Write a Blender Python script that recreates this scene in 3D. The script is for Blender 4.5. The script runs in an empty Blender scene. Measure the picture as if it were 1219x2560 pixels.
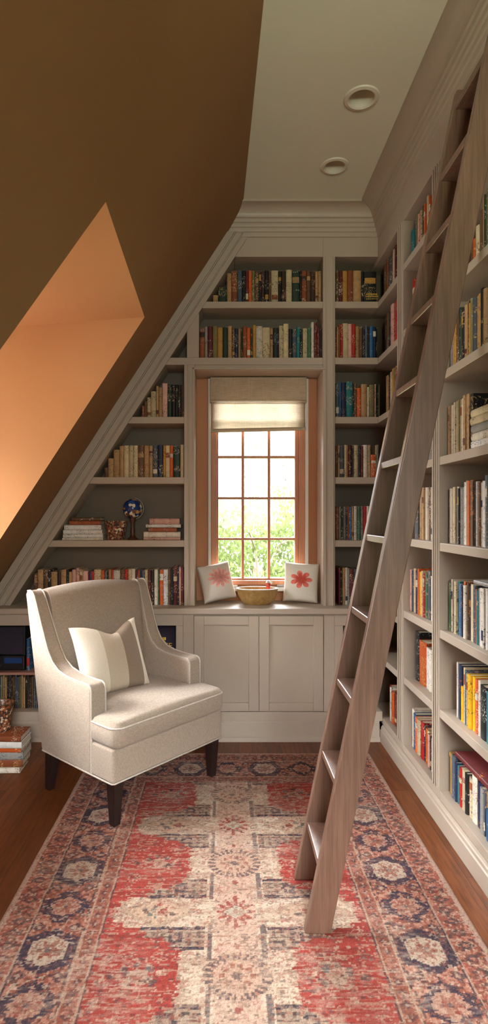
import bpy, bmesh, math, random
import numpy as np
from mathutils import Vector, Matrix, Euler
from mathutils.geometry import delaunay_2d_cdt

random.seed(11)
rng = np.random.default_rng(5)
C = bpy.context.scene.collection
PI = math.pi

# ------------------------------------------------------------------ camera numbers
F = 1422.2            # focal length in pixels of the 1219 x 2560 frame
CX, CY, H = 560.0, 1288.0, 1.4


def zat(y, Y):
    return H + (CY - y) * Y / F


def xat(x, Y):
    return (x - CX) * Y / F


# ------------------------------------------------------------------ materials
def srgb(r, g, b):
    f = lambda c: (c / 255 / 12.92) if c / 255 <= 0.04045 else ((c / 255 + 0.055) / 1.055) ** 2.4
    return (f(r), f(g), f(b), 1.0)


def new_mat(name):
    m = bpy.data.materials.new(name)
    m.use_nodes = True
    nt = m.node_tree
    return m, nt, nt.nodes['Principled BSDF'], nt.nodes['Material Output']


def N(nt, t, **kw):
    n = nt.nodes.new(t)
    for k, v in kw.items():
        setattr(n, k, v)
    return n


def link(nt, a, b):
    nt.links.new(a, b)


def coords(nt, scale=(1, 1, 1), rot=(0, 0, 0), kind='Object'):
    tc = N(nt, 'ShaderNodeTexCoord')
    mp = N(nt, 'ShaderNodeMapping')
    mp.inputs['Scale'].default_value = scale
    mp.inputs['Rotation'].default_value = rot
    link(nt, tc.outputs[kind], mp.inputs['Vector'])
    return mp.outputs['Vector']


def noise(nt, vec, scale, detail=3.0, rough=0.55):
    n = N(nt, 'ShaderNodeTexNoise')
    n.inputs['Scale'].default_value = scale
    n.inputs['Detail'].default_value = detail
    n.inputs['Roughness'].default_value = rough
    link(nt, vec, n.inputs['Vector'])
    return n


def ramp(nt, fac, stops):
    r = N(nt, 'ShaderNodeValToRGB')
    el = r.color_ramp.elements
    while len(el) > 1:
        el.remove(el[-1])
    el[0].position, el[0].color = stops[0]
    for p, c in stops[1:]:
        e = el.new(p)
        e.color = c
    link(nt, fac, r.inputs['Fac'])
    return r.outputs['Color']


def mul(c, k):
    return (c[0] * k, c[1] * k, c[2] * k, 1.0)


def paint(name, col, rough=0.5, var=0.06, bump=0.02, scale=6.0, spec=0.4):
    m, nt, b, o = new_mat(name)
    v = coords(nt)
    n = noise(nt, v, scale, 5)
    link(nt, ramp(nt, n.outputs['Fac'], [(0.25, mul(col, 1 - var)), (0.75, mul(col, 1 + var))]), b.inputs['Base Color'])
    b.inputs['Roughness'].default_value = rough
    b.inputs['Specular IOR Level'].default_value = spec
    if bump:
        n2 = noise(nt, v, 220.0, 2)
        bp = N(nt, 'ShaderNodeBump')
        bp.inputs['Strength'].default_value = bump
        bp.inputs['Distance'].default_value = 0.002
        link(nt, n2.outputs['Fac'], bp.inputs['Height'])
        link(nt, bp.outputs['Normal'], b.inputs['Normal'])
    return m


def fabric(name, col, col2=None, scale=420.0, bump=0.25):
    m, nt, b, o = new_mat(name)
    v = coords(nt)
    w1 = noise(nt, coords(nt, (1, 1, 0.25)), scale, 2)
    w2 = noise(nt, coords(nt, (0.25, 0.25, 1)), scale, 2)
    mx = N(nt, 'ShaderNodeMath', operation='ADD')
    link(nt, w1.outputs['Fac'], mx.inputs[0])
    link(nt, w2.outputs['Fac'], mx.inputs[1])
    hv = N(nt, 'ShaderNodeMath', operation='MULTIPLY')
    hv.inputs[1].default_value = 0.5
    link(nt, mx.outputs[0], hv.inputs[0])
    link(nt, ramp(nt, hv.outputs[0], [(0.36, col2 or mul(col, 0.74)), (0.64, mul(col, 1.1))]), b.inputs['Base Color'])
    b.inputs['Roughness'].default_value = 0.95
    b.inputs['Specular IOR Level'].default_value = 0.15
    b.inputs['Sheen Weight'].default_value = 0.15
    bp = N(nt, 'ShaderNodeBump')
    bp.inputs['Strength'].default_value = bump
    bp.inputs['Distance'].default_value = 0.001
    link(nt, hv.outputs[0], bp.inputs['Height'])
    link(nt, bp.outputs['Normal'], b.inputs['Normal'])
    return m


def wood(name, c1, c2, scale=(30, 30, 1.6), rot=(0, 0, 0), rough=0.38, spec=0.5, coat=0.0):
    m, nt, b, o = new_mat(name)
    v = coords(nt, scale, rot)
    n = noise(nt, v, 2.2, 7, 0.62)
    n3 = noise(nt, coords(nt, (scale[0] * 7, scale[1] * 7, scale[2] * 2.5), rot), 2.0, 3, 0.6)
    mx = N(nt, 'ShaderNodeMix', data_type='FLOAT')
    mx.inputs[0].default_value = 0.4
    link(nt, n.outputs['Fac'], mx.inputs[2])
    link(nt, n3.outputs['Fac'], mx.inputs[3])
    link(nt, ramp(nt, mx.outputs[0], [(0.3, c1), (0.5, tuple((a + d) / 2 for a, d in zip(c1, c2))), (0.68, c2)]), b.inputs['Base Color'])
    b.inputs['Roughness'].default_value = rough
    b.inputs['Specular IOR Level'].default_value = spec
    b.inputs['Coat Weight'].default_value = coat
    b.inputs['Coat Roughness'].default_value = 0.18
    bp = N(nt, 'ShaderNodeBump')
    bp.inputs['Strength'].default_value = 0.12
    bp.inputs['Distance'].default_value = 0.001
    link(nt, mx.outputs[0], bp.inputs['Height'])
    link(nt, bp.outputs['Normal'], b.inputs['Normal'])
    return m


def plain(name, col, rough=0.5, metal=0.0, spec=0.5):
    m, nt, b, o = new_mat(name)
    b.inputs['Base Color'].default_value = col
    b.inputs['Roughness'].default_value = rough
    b.inputs['Metallic'].default_value = metal
    b.inputs['Specular IOR Level'].default_value = spec
    return m


def floor_mat():
    m, nt, b, o = new_mat('oak_floor')
    tc = N(nt, 'ShaderNodeTexCoord')
    sep = N(nt, 'ShaderNodeSeparateXYZ')
    cmb = N(nt, 'ShaderNodeCombineXYZ')
    link(nt, tc.outputs['Object'], sep.inputs[0])
    link(nt, sep.outputs['Y'], cmb.inputs['X'])
    link(nt, sep.outputs['X'], cmb.inputs['Y'])
    br = N(nt, 'ShaderNodeTexBrick')
    br.offset, br.offset_frequency = 0.37, 2
    br.inputs['Scale'].default_value = 1.0
    br.inputs['Brick Width'].default_value = 1.1
    br.inputs['Row Height'].default_value = 0.085
    br.inputs['Mortar Size'].default_value = 0.0012
    br.inputs['Mortar Smooth'].default_value = 0.2
    br.inputs['Color1'].default_value = (0.0, 0.0, 0.0, 1)
    br.inputs['Color2'].default_value = (1.0, 1.0, 1.0, 1)
    br.inputs['Mortar'].default_value = (0.5, 0.5, 0.5, 1)
    link(nt, cmb.outputs[0], br.inputs['Vector'])
    tone = ramp(nt, br.outputs['Color'], [(0.0, srgb(104, 56, 29)), (0.5, srgb(120, 67, 35)), (1.0, srgb(136, 79, 43))])
    g = noise(nt, coords(nt, (38, 2.6, 1)), 2.0, 6, 0.65)
    gc = ramp(nt, g.outputs['Fac'], [(0.3, (0.42, 0.38, 0.34, 1)), (0.55, (0.9, 0.88, 0.86, 1)), (0.75, (1.15, 1.12, 1.08, 1))])
    mm = N(nt, 'ShaderNodeMix', data_type='RGBA', blend_type='MULTIPLY')
    mm.inputs[0].default_value = 1.0
    link(nt, tone, mm.inputs[6])
    link(nt, gc, mm.inputs[7])
    m2 = N(nt, 'ShaderNodeMix', data_type='RGBA')
    link(nt, br.outputs['Fac'], m2.inputs[0])
    link(nt, mm.outputs[2], m2.inputs[6])
    m2.inputs[7].default_value = srgb(50, 28, 16)
    link(nt, m2.outputs[2], b.inputs['Base Color'])
    b.inputs['Roughness'].default_value = 0.33
    return m


def glass_mat():
    m = bpy.data.materials.new('window_glass')
    m.use_nodes = True
    nt = m.node_tree
    nt.nodes.remove(nt.nodes['Principled BSDF'])
    t = N(nt, 'ShaderNodeBsdfTransparent')
    g = N(nt, 'ShaderNodeBsdfGlossy')
    g.inputs['Roughness'].default_value = 0.03
    fr = N(nt, 'ShaderNodeFresnel')
    fr.inputs['IOR'].default_value = 1.35
    mx = N(nt, 'ShaderNodeMixShader')
    link(nt, fr.outputs[0], mx.inputs[0])
    link(nt, t.outputs[0], mx.inputs[1])
    link(nt, g.outputs[0], mx.inputs[2])
    link(nt, mx.outputs[0], nt.nodes['Material Output'].inputs['Surface'])
    return m


def shade_mat(name, col, transl, transp, wscale=260.0):
    m = bpy.data.materials.new(name)
    m.use_nodes = True
    nt = m.node_tree
    nt.nodes.remove(nt.nodes['Principled BSDF'])
    n = noise(nt, coords(nt, (0.06, 1, 1)), wscale, 3)
    n2 = noise(nt, coords(nt, (1, 1, 0.05)), wscale, 2)
    ad = N(nt, 'ShaderNodeMath', operation='MULTIPLY_ADD')
    link(nt, n.outputs['Fac'], ad.inputs[0])
    ad.inputs[1].default_value = 0.65
    h2 = N(nt, 'ShaderNodeMath', operation='MULTIPLY')
    h2.inputs[1].default_value = 0.35
    link(nt, n2.outputs['Fac'], h2.inputs[0])
    link(nt, h2.outputs[0], ad.inputs[2])
    c = ramp(nt, ad.outputs[0], [(0.35, mul(col, 0.72)), (0.6, col)])
    d = N(nt, 'ShaderNodeBsdfDiffuse')
    tl = N(nt, 'ShaderNodeBsdfTranslucent')
    tp = N(nt, 'ShaderNodeBsdfTransparent')
    link(nt, c, d.inputs['Color'])
    link(nt, c, tl.inputs['Color'])
    a = N(nt, 'ShaderNodeMixShader')
    a.inputs[0].default_value = transl
    link(nt, d.outputs[0], a.inputs[1])
    link(nt, tl.outputs[0], a.inputs[2])
    e = N(nt, 'ShaderNodeMixShader')
    e.inputs[0].default_value = transp
    link(nt, a.outputs[0], e.inputs[1])
    link(nt, tp.outputs[0], e.inputs[2])
    link(nt, e.outputs[0], nt.nodes['Material Output'].inputs['Surface'])
    return m


def leaf_mat(name, col):
    m = bpy.data.materials.new(name)
    m.use_nodes = True
    nt = m.node_tree
    nt.nodes.remove(nt.nodes['Principled BSDF'])
    n = noise(nt, coords(nt), 3.0, 3)
    c = ramp(nt, n.outputs['Fac'], [(0.3, mul(col, 0.6)), (0.7, mul(col, 1.3))])
    d = N(nt, 'ShaderNodeBsdfDiffuse')
    tl = N(nt, 'ShaderNodeBsdfTranslucent')
    link(nt, c, d.inputs['Color'])
    link(nt, c, tl.inputs['Color'])
    a = N(nt, 'ShaderNodeMixShader')
    a.inputs[0].default_value = 0.45
    link(nt, d.outputs[0], a.inputs[1])
    link(nt, tl.outputs[0], a.inputs[2])
    link(nt, a.outputs[0], nt.nodes['Material Output'].inputs['Surface'])
    return m


def mosaic(name, stops, scale, rough=0.35):
    m, nt, b, o = new_mat(name)
    vo = N(nt, 'ShaderNodeTexVoronoi')
    vo.inputs['Scale'].default_value = scale
    link(nt, coords(nt), vo.inputs['Vector'])
    sx = N(nt, 'ShaderNodeSeparateColor')
    link(nt, vo.outputs['Color'], sx.inputs[0])
    r = ramp(nt, sx.outputs[0], stops)
    nt.nodes[-1].color_ramp.interpolation = 'CONSTANT' if hasattr(nt.nodes[-1], 'color_ramp') else 'LINEAR'
    link(nt, r, b.inputs['Base Color'])
    b.inputs['Roughness'].default_value = rough
    return m


PAL = {
    'cream': (207, 190, 152), 'ivory': (221, 212, 196), 'white': (232, 230, 226), 'tan': (178, 142, 98), 'ochre': (186, 140, 66),
    'yellow': (232, 180, 30), 'orange': (205, 92, 36), 'rust': (146, 78, 46), 'red': (178, 36, 32), 'maroon': (98, 36, 38),
    'brown': (104, 74, 50), 'darkbrown': (58, 42, 31), 'black': (30, 29, 31), 'grey': (150, 147, 142), 'slate': (78, 88, 100),
    'navy': (34, 46, 78), 'blue': (48, 98, 144), 'teal': (32, 122, 130), 'green': (62, 104, 70), 'darkgreen': (38, 58, 46),
    'olive': (122, 112, 70), 'pink': (216, 170, 158)}
WORD = {'darkbrown': 'dark brown', 'darkgreen': 'dark green', 'slate': 'slate grey', 'ochre': 'ochre'}
LIGHT = {'cream', 'ivory', 'white', 'tan', 'ochre', 'yellow', 'pink', 'grey'}


def cover_mat(key):
    col = srgb(*PAL[key])
    m, nt, b, o = new_mat('cover_' + key)
    oi = N(nt, 'ShaderNodeObjectInfo')
    tc = N(nt, 'ShaderNodeTexCoord')
    ad = N(nt, 'ShaderNodeVectorMath', operation='MULTIPLY_ADD')
    link(nt, oi.outputs['Random'], ad.inputs[0])
    ad.inputs[1].default_value = (3.7, 9.1, 17.3)
    link(nt, tc.outputs['Object'], ad.inputs[2])
    mp = N(nt, 'ShaderNodeMapping')
    mp.inputs['Scale'].default_value = (1.0, 0.3, 0.5)
    link(nt, ad.outputs[0], mp.inputs['Vector'])
    n = noise(nt, mp.outputs['Vector'], 230.0, 2, 0.5)
    msk = N(nt, 'ShaderNodeTexNoise')
    msk.inputs['Scale'].default_value = 9.0
    mp2 = N(nt, 'ShaderNodeMapping')
    mp2.inputs['Scale'].default_value = (0.2, 0.2, 1.6)
    link(nt, ad.outputs[0], mp2.inputs['Vector'])
    link(nt, mp2.outputs['Vector'], msk.inputs['Vector'])
    gt = N(nt, 'ShaderNodeMath', operation='GREATER_THAN')
    gt.inputs[1].default_value = 0.585
    link(nt, n.outputs['Fac'], gt.inputs[0])
    g2 = N(nt, 'ShaderNodeMath', operation='GREATER_THAN')
    g2.inputs[1].default_value = 0.52
    link(nt, msk.outputs['Fac'], g2.inputs[0])
    an = N(nt, 'ShaderNodeMath', operation='MULTIPLY')
    link(nt, gt.outputs[0], an.inputs[0])
    link(nt, g2.outputs[0], an.inputs[1])
    k = N(nt, 'ShaderNodeMath', operation='MULTIPLY')
    k.inputs[1].default_value = 0.75
    link(nt, an.outputs[0], k.inputs[0])
    # ink colours picked per book
    if key in LIGHT:
        stops = [(0.0, srgb(60, 42, 30)), (0.35, srgb(40, 40, 48)), (0.65, srgb(140, 44, 34)), (0.85, srgb(44, 66, 96))]
    else:
        stops = [(0.0, srgb(206, 170, 92)), (0.4, srgb(222, 214, 198)), (0.75, srgb(206, 120, 60)), (0.9, srgb(150, 176, 190))]
    ink = ramp(nt, oi.outputs['Random'], stops)
    hsv = N(nt, 'ShaderNodeHueSaturation')
    hsv.inputs['Color'].default_value = col
    vr = N(nt, 'ShaderNodeMapRange')
    vr.inputs['To Min'].default_value = 0.8
    vr.inputs['To Max'].default_value = 1.15
    link(nt, oi.outputs['Random'], vr.inputs['Value'])
    link(nt, vr.outputs[0], hsv.inputs['Value'])
    wn = noise(nt, ad.outputs[0], 40.0, 3)
    wr = ramp(nt, wn.outputs['Fac'], [(0.3, (0.82, 0.82, 0.82, 1)), (0.7, (1.06, 1.06, 1.06, 1))])
    mm = N(nt, 'ShaderNodeMix', data_type='RGBA', blend_type='MULTIPLY')
    mm.inputs[0].default_value = 1.0
    link(nt, hsv.outputs[0], mm.inputs[6])
    link(nt, wr, mm.inputs[7])
    fin = N(nt, 'ShaderNodeMix', data_type='RGBA')
    link(nt, k.outputs[0], fin.inputs[0])
    link(nt, mm.outputs[2], fin.inputs[6])
    link(nt, ink, fin.inputs[7])
    link(nt, fin.outputs[2], b.inputs['Base Color'])
    b.inputs['Roughness'].default_value = 0.5
    b.inputs['Specular IOR Level'].default_value = 0.35
    return m


def stripe_mat():
    """woven cushion with two broad taupe stripes"""
    m, nt, b, o = new_mat('striped_linen')
    tc = N(nt, 'ShaderNodeTexCoord')
    sep = N(nt, 'ShaderNodeSeparateXYZ')
    link(nt, tc.outputs['Object'], sep.inputs[0])
    ma = N(nt, 'ShaderNodeMapRange')
    ma.inputs['From Min'].default_value = -0.25
    ma.inputs['From Max'].default_value = 0.25
    link(nt, sep.outputs['X'], ma.inputs['Value'])
    cr, ta, tb = srgb(226, 214, 196), srgb(196, 180, 160), srgb(146, 128, 112)
    r = ramp(nt, ma.outputs[0], [(0.0, cr), (0.385, ta), (0.60, tb), (0.79, cr)])
    rn = [n for n in nt.nodes if n.type == 'VALTORGB'][-1]
    rn.color_ramp.interpolation = 'CONSTANT'
    n = noise(nt, coords(nt), 500.0, 2)
    w = ramp(nt, n.outputs['Fac'], [(0.3, (0.82, 0.82, 0.82, 1)), (0.7, (1.08, 1.08, 1.08, 1))])
    mm = N(nt, 'ShaderNodeMix', data_type='RGBA', blend_type='MULTIPLY')
    mm.inputs[0].default_value = 1.0
    link(nt, r, mm.inputs[6])
    link(nt, w, mm.inputs[7])
    link(nt, mm.outputs[2], b.inputs['Base Color'])
    b.inputs['Roughness'].default_value = 0.95
    b.inputs['Specular IOR Level'].default_value = 0.1
    return m


M = {}
M['paint'] = paint('taupe_paint', srgb(178, 164, 148), 0.42, 0.03, 0.02, 3.0)
M['back'] = paint('shaded_taupe_back_paint', srgb(104, 91, 76), 0.5, 0.04, 0.02, 3.0)  # taupe darkened so the recess shade is put into the back panels
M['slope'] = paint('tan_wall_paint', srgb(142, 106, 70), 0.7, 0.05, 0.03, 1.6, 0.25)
M['dormer'] = paint('lit_dormer_paint', srgb(188, 138, 92), 0.7, 0.05, 0.03, 1.6, 0.25)  # lit copy of the slope paint, window light put into its colour
M['recess'] = paint('copper_wall_paint', srgb(202, 142, 102), 0.6, 0.04, 0.03, 4.0, 0.3)
M['ceiling'] = paint('ceiling_paint', srgb(224, 224, 208), 0.8, 0.02, 0.02, 2.0, 0.2)
M['wall'] = paint('wall_paint', srgb(186, 194, 150), 0.7, 0.04, 0.02, 2.0, 0.25)
M['white'] = paint('white_trim_paint', srgb(226, 222, 214), 0.4, 0.02, 0.01, 4.0)
M['floor'] = floor_mat()
M['window_wood'] = wood('copper_window_wood', srgb(172, 110, 78), srgb(206, 144, 106), (20, 20, 2), rough=0.45)
M['ladder'] = wood('walnut_ladder', srgb(84, 60, 49), srgb(134, 101, 85), (26, 26, 1.4), (0, -0.204, 0), 0.34, 0.6, 0.45)
M['leg'] = wood('espresso_leg', srgb(26, 17, 16), srgb(44, 30, 28), rough=0.3)
M['linen'] = fabric('beige_linen', srgb(180, 164, 148))
M['piping'] = fabric('pale_piping', srgb(208, 198, 186))
M['stripe'] = stripe_mat()
M['glass'] = glass_mat()
M['valance'] = shade_mat('woven_shade_valance', srgb(214, 198, 174), 0.25, 0.0)
M['shade'] = shade_mat('woven_shade_sheer', srgb(228, 218, 200), 0.58, 0.08)
M['pages'] = paint('paper_pages', srgb(216, 202, 176), 0.9, 0.08, 0, 60.0, 0.1)
M['black'] = plain('black_plastic', srgb(24, 23, 26), 0.35)
M['darkglass'] = plain('dark_display', srgb(20, 24, 44), 0.12)
M['gold'] = plain('gold_ink', srgb(206, 164, 62), 0.5)
M['metal'] = plain('brushed_metal', srgb(160, 158, 154), 0.35, 1.0)
M['basket'] = wood('gold_bowl_wood', srgb(132, 98, 50), srgb(186, 150, 92), (14, 14, 14), rough=0.5)
M['mosaic'] = mosaic('brown_mosaic', [(0.0, srgb(84, 54, 40)), (0.3, srgb(150, 106, 74)), (0.5, srgb(58, 40, 34)), (0.65, srgb(222, 206, 184)), (0.8, srgb(168, 92, 50))], 95.0)
M['globe'] = mosaic('globe_map', [(0.0, srgb(28, 58, 120)), (0.42, srgb(52, 92, 150)), (0.6, srgb(222, 214, 190)), (0.76, srgb(196, 150, 92)), (0.9, srgb(110, 70, 60))], 46.0, 0.2)
M['postwood'] = wood('dark_stand_wood', srgb(58, 34, 24), srgb(94, 58, 40))
M['red'] = plain('red_glaze', srgb(176, 58, 40), 0.3)
M['downlight'] = paint('downlight_white', srgb(214, 208, 192), 0.45, 0.01, 0, 3.0)
COVER = {k: cover_mat(k) for k in PAL}


# ------------------------------------------------------------------ mesh helpers
def obj(name, bm, mat, parent=None, smooth=None, bevel=0.0, seg=2, recalc=True):
    if recalc:
        bmesh.ops.recalc_face_normals(bm, faces=bm.faces[:])
    me = bpy.data.meshes.new(name)
    bm.to_mesh(me)
    bm.free()
    for mm in (mat if isinstance(mat, (list, tuple)) else [mat]):
        me.materials.append(mm)
    if smooth is not None:
        me.polygons.foreach_set('use_smooth', [True] * len(me.polygons))
        if smooth < 180:
            me.set_sharp_from_angle(angle=math.radians(smooth))
    o = bpy.data.objects.new(name, me)
    C.objects.link(o)
    if parent is not None:
        o.parent = parent
    if bevel:
        md = o.modifiers.new('edge', 'BEVEL')
        md.width, md.segments, md.limit_method, md.angle_limit = bevel, seg, 'ANGLE', math.radians(40)
        if seg > 2:
            me.polygons.foreach_set('use_smooth', [True] * len(me.polygons))
            md.harden_normals = True
    return o


def tag(o, label=None, cat=None, group=None, kind=None):
    if label:
        o['label'] = label
    if cat:
        o['category'] = cat
    if group:
        o['group'] = group
    if kind:
        o['kind'] = kind
    return o


def empty(name, label, cat, loc=(0, 0, 0), rot=(0, 0, 0), group=None):
    o = bpy.data.objects.new(name, None)
    C.objects.link(o)
    o.empty_display_size = 0.05
    o.location, o.rotation_euler = loc, rot
    return tag(o, label, cat, group)


def box(bm, x0, x1, y0, y1, z0, z1):
    vs = [bm.verts.new(p) for p in ((x0, y0, z0), (x1, y0, z0), (x1, y1, z0), (x0, y1, z0), (x0, y0, z1), (x1, y0, z1), (x1, y1, z1), (x0, y1, z1))]
    for f in ((0, 3, 2, 1), (4, 5, 6, 7), (0, 1, 5, 4), (1, 2, 6, 5), (2, 3, 7, 6), (3, 0, 4, 7)):
        bm.faces.new([vs[i] for i in f])
    return bm


def bx(*a):
    return box(bmesh.new(), *a)


def prism(pts, a0, a1, axis='y', bm=None):
    """polygon extruded from a0 to a1 along an axis; pts are the two other coordinates in order"""
    bm = bm or bmesh.new()

    def P(p, a):
        return {'y': (p[0], a, p[1]), 'x': (a, p[0], p[1]), 'z': (p[0], p[1], a)}[axis]
    lo = [bm.verts.new(P(p, a0)) for p in pts]
    hi = [bm.verts.new(P(p, a1)) for p in pts]
    n = len(pts)
    bm.faces.new(lo)
    bm.faces.new(hi[::-1])
    for i in range(n):
        bm.faces.new((lo[i], lo[(i + 1) % n], hi[(i + 1) % n], hi[i]))
    return bm


def lathe(prof, seg=40, bm=None, sx=1.0, sy=1.0, cap=True):
    bm = bm or bmesh.new()
    rings = []
    for r, z in prof:
        if r < 1e-5:
            rings.append([bm.verts.new((0, 0, z))])
        else:
            rings.append([bm.verts.new((sx * r * math.cos(2 * PI * i / seg), sy * r * math.sin(2 * PI * i / seg), z)) for i in range(seg)])
    for a, b in zip(rings[:-1], rings[1:]):
        for i in range(seg):
            j = (i + 1) % seg
            if len(a) == 1 and len(b) == 1:
                continue
            if len(a) == 1:
                bm.faces.new((a[0], b[i], b[j]))
            elif len(b) == 1:
                bm.faces.new((a[i], a[j], b[0]))
            else:
                bm.faces.new((a[i], a[j], b[j], b[i]))
    return bm


def tube(pts, r, seg=8, closed=False, bm=None):
    bm = bm or bmesh.new()
    pts = [Vector(p) for p in pts]
    n = len(pts)
    rings = []
    up = Vector((0, 0, 1))
    prev = None
    for i, p in enumerate(pts):
        if closed:
            t = (pts[(i + 1) % n] - pts[i - 1]).normalized()
        else:
            t = (pts[min(i + 1, n - 1)] - pts[max(i - 1, 0)]).normalized()
        if prev is None:
            a = t.cross(up if abs(t.z) < 0.9 else Vector((1, 0, 0))).normalized()
        else:
            a = (prev - t * prev.dot(t)).normalized()
        prev = a
        b = t.cross(a)
        rings.append([bm.verts.new(p + a * r * math.cos(2 * PI * k / seg) + b * r * math.sin(2 * PI * k / seg)) for k in range(seg)])
    m = n if closed else n - 1
    for i in range(m):
        A, B = rings[i], rings[(i + 1) % n]
        for k in range(seg):
            bm.faces.new((A[k], A[(k + 1) % seg], B[(k + 1) % seg], B[k]))
    if not closed:
        bm.faces.new(rings[0])
        bm.faces.new(rings[-1][::-1])
    return bm


def holed(outer, holes, to3d):
    """flat polygon with holes, mapped to 3-D"""
    vs, es = [], []
    for loop in [outer] + holes:
        b = len(vs)
        vs += [Vector(p) for p in loop]
        es += [(b + i, b + (i + 1) % len(loop)) for i in range(len(loop))]
    v2, _, fs, *_r = delaunay_2d_cdt(vs, es, [], 1, 1e-6)
    bm = bmesh.new()
    bv = [bm.verts.new(to3d(v.x, v.y)) for v in v2]
    def inside(p, loop):
        c = False
        for i in range(len(loop)):
            a, b = loop[i - 1], loop[i]
            if (a[1] > p[1]) != (b[1] > p[1]) and p[0] < (b[0] - a[0]) * (p[1] - a[1]) / (b[1] - a[1]) + a[0]:
                c = not c
        return c
    for f in fs:
        m = (sum(v2[i].x for i in f) / len(f), sum(v2[i].y for i in f) / len(f))
        if not any(inside(m, h) for h in holes):
            bm.faces.new([bv[i] for i in f])
    for v in [v for v in bm.verts if not v.link_faces]:
        bm.verts.remove(v)
    return bm


def circle(cx, cy, r, n=40):
    return [(cx + r * math.cos(2 * PI * i / n), cy + r * math.sin(2 * PI * i / n)) for i in range(n)]


def struct(o, label=None):
    o['kind'] = 'structure'
    if label:
        o['label'] = label
    return o


# ------------------------------------------------------------------ room dimensions
ZC = 3.3355           # ceiling height
XR, XB, XW = 0.98, 1.24, 1.25   # face of the right bookcases, their back, the wall
YF, YB, YW = 3.62, 3.85, 3.86   # face of the back bookcases, their back, the wall
YC = 3.53             # face of the base cabinets
YREAR = -2.2
SL = 1.54


def xs(z, Y):         # the sloped ceiling
    return 0.118 + 0.0224 * (3.5 - Y) - (ZC - z) / SL


def xin(z):           # inner edge of the moulding that follows the slope on the bookcase face
    return -0.2876 + (z - 2.4893) / 1.5537


# floor, ceiling, walls
struct(obj('floor', bx(-2.4, 1.6, YREAR - 0.1, 4.0, -0.12, 0.0), M['floor']), 'orange brown oak plank floor')
DL = [(0.6366, 2.639, 0.082), (0.612, 3.153, 0.078)]
ceil = holed([(-0.02, YREAR - 0.1), (1.6, YREAR - 0.1), (1.6, 4.0), (-0.02, 4.0)], [circle(x, y, r * 0.72) for x, y, r in DL], lambda u, v: (u, v, ZC))
struct(obj('ceiling', ceil, M['ceiling']), 'flat pale ceiling strip beside the slope')
DT, DB = 2.475, 0.9   # dormer opening, top and bottom


def ynear(z):
    return 1.952 + (z - DT) * 0.111


YFAR = 3.0856
slope = holed([(YREAR - 0.1, 0.0), (4.0, 0.0), (4.0, ZC), (YREAR - 0.1, ZC)],
              [[(ynear(DB), DB), (YFAR, DB), (YFAR, DT), (ynear(DT), DT)]], lambda u, v: (xs(v, u), u, v))
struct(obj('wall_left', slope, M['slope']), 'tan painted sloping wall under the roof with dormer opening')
XD = -2.4
ZD = 2.474 - 0.079 * (-0.4187 - XD)
xt, xb_ = xs(DT, YFAR), xs(DB, YFAR)
bm = bmesh.new()
for yfun in (lambda z: YFAR, ynear):
    ps = [(xs(DT, yfun(DT)), DT), (xs(DB, yfun(DB)), DB), (XD - 0.1, DB), (XD - 0.1, ZD)]
    bm.faces.new([bm.verts.new((x, yfun(z) if z > DB + 0.01 or True else 0, z)) for x, z in ps])
ya, yb = ynear(DB), YFAR
bm.faces.new([bm.verts.new(p) for p in ((xs(DB, ya), ya, DB), (xs(DB, yb), yb, DB), (XD - 0.1, yb, DB), (XD - 0.1, ya, DB))])
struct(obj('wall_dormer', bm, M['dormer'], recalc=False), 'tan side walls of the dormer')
bm = bmesh.new()
yn = ynear(DT)
bm.faces.new([bm.verts.new(p) for p in ((xs(DT, yn), yn, DT), (xs(DT, YFAR), YFAR, DT), (XD - 0.1, YFAR, ZD), (XD - 0.1, ynear(ZD), ZD))])
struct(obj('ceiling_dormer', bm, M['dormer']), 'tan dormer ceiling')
# dormer end wall with its window (beyond the left edge of the view)
wy0, wy1, wz0, wz1 = 1.98, 2.98, 1.02, 2.24
bm = holed([(1.5, 0.7), (3.3, 0.7), (3.3, 2.6), (1.5, 2.6)], [[(wy0, wz0), (wy1, wz0), (wy1, wz1), (wy0, wz1)]], lambda u, v: (XD, u, v))
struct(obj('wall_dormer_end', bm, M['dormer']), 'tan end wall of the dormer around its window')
w2 = empty('window_2', 'dormer window', 'window', (XD, 2.48, 1.02))
del w2['category']
struct(w2)
bm = bmesh.new()
for a in ((wy0, wy0 + 0.05, wz0, wz1), (wy1 - 0.05, wy1, wz0, wz1), (wy0, wy1, wz0, wz0 + 0.05), (wy0, wy1, wz1 - 0.05, wz1), (2.46, 2.50, wz0, wz1), (wy0, wy1, 1.62, 1.65)):
    box(bm, -0.03, 0.03, a[0] - 2.48, a[1] - 2.48, a[2] - 1.02, a[3] - 1.02)
obj('window_frame', bm, M['white'], w2)
obj('window_pane', bx(-0.004, 0.004, wy0 - 2.48, wy1 - 2.48, 0, wz1 - 1.02), M['glass'], w2)

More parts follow.
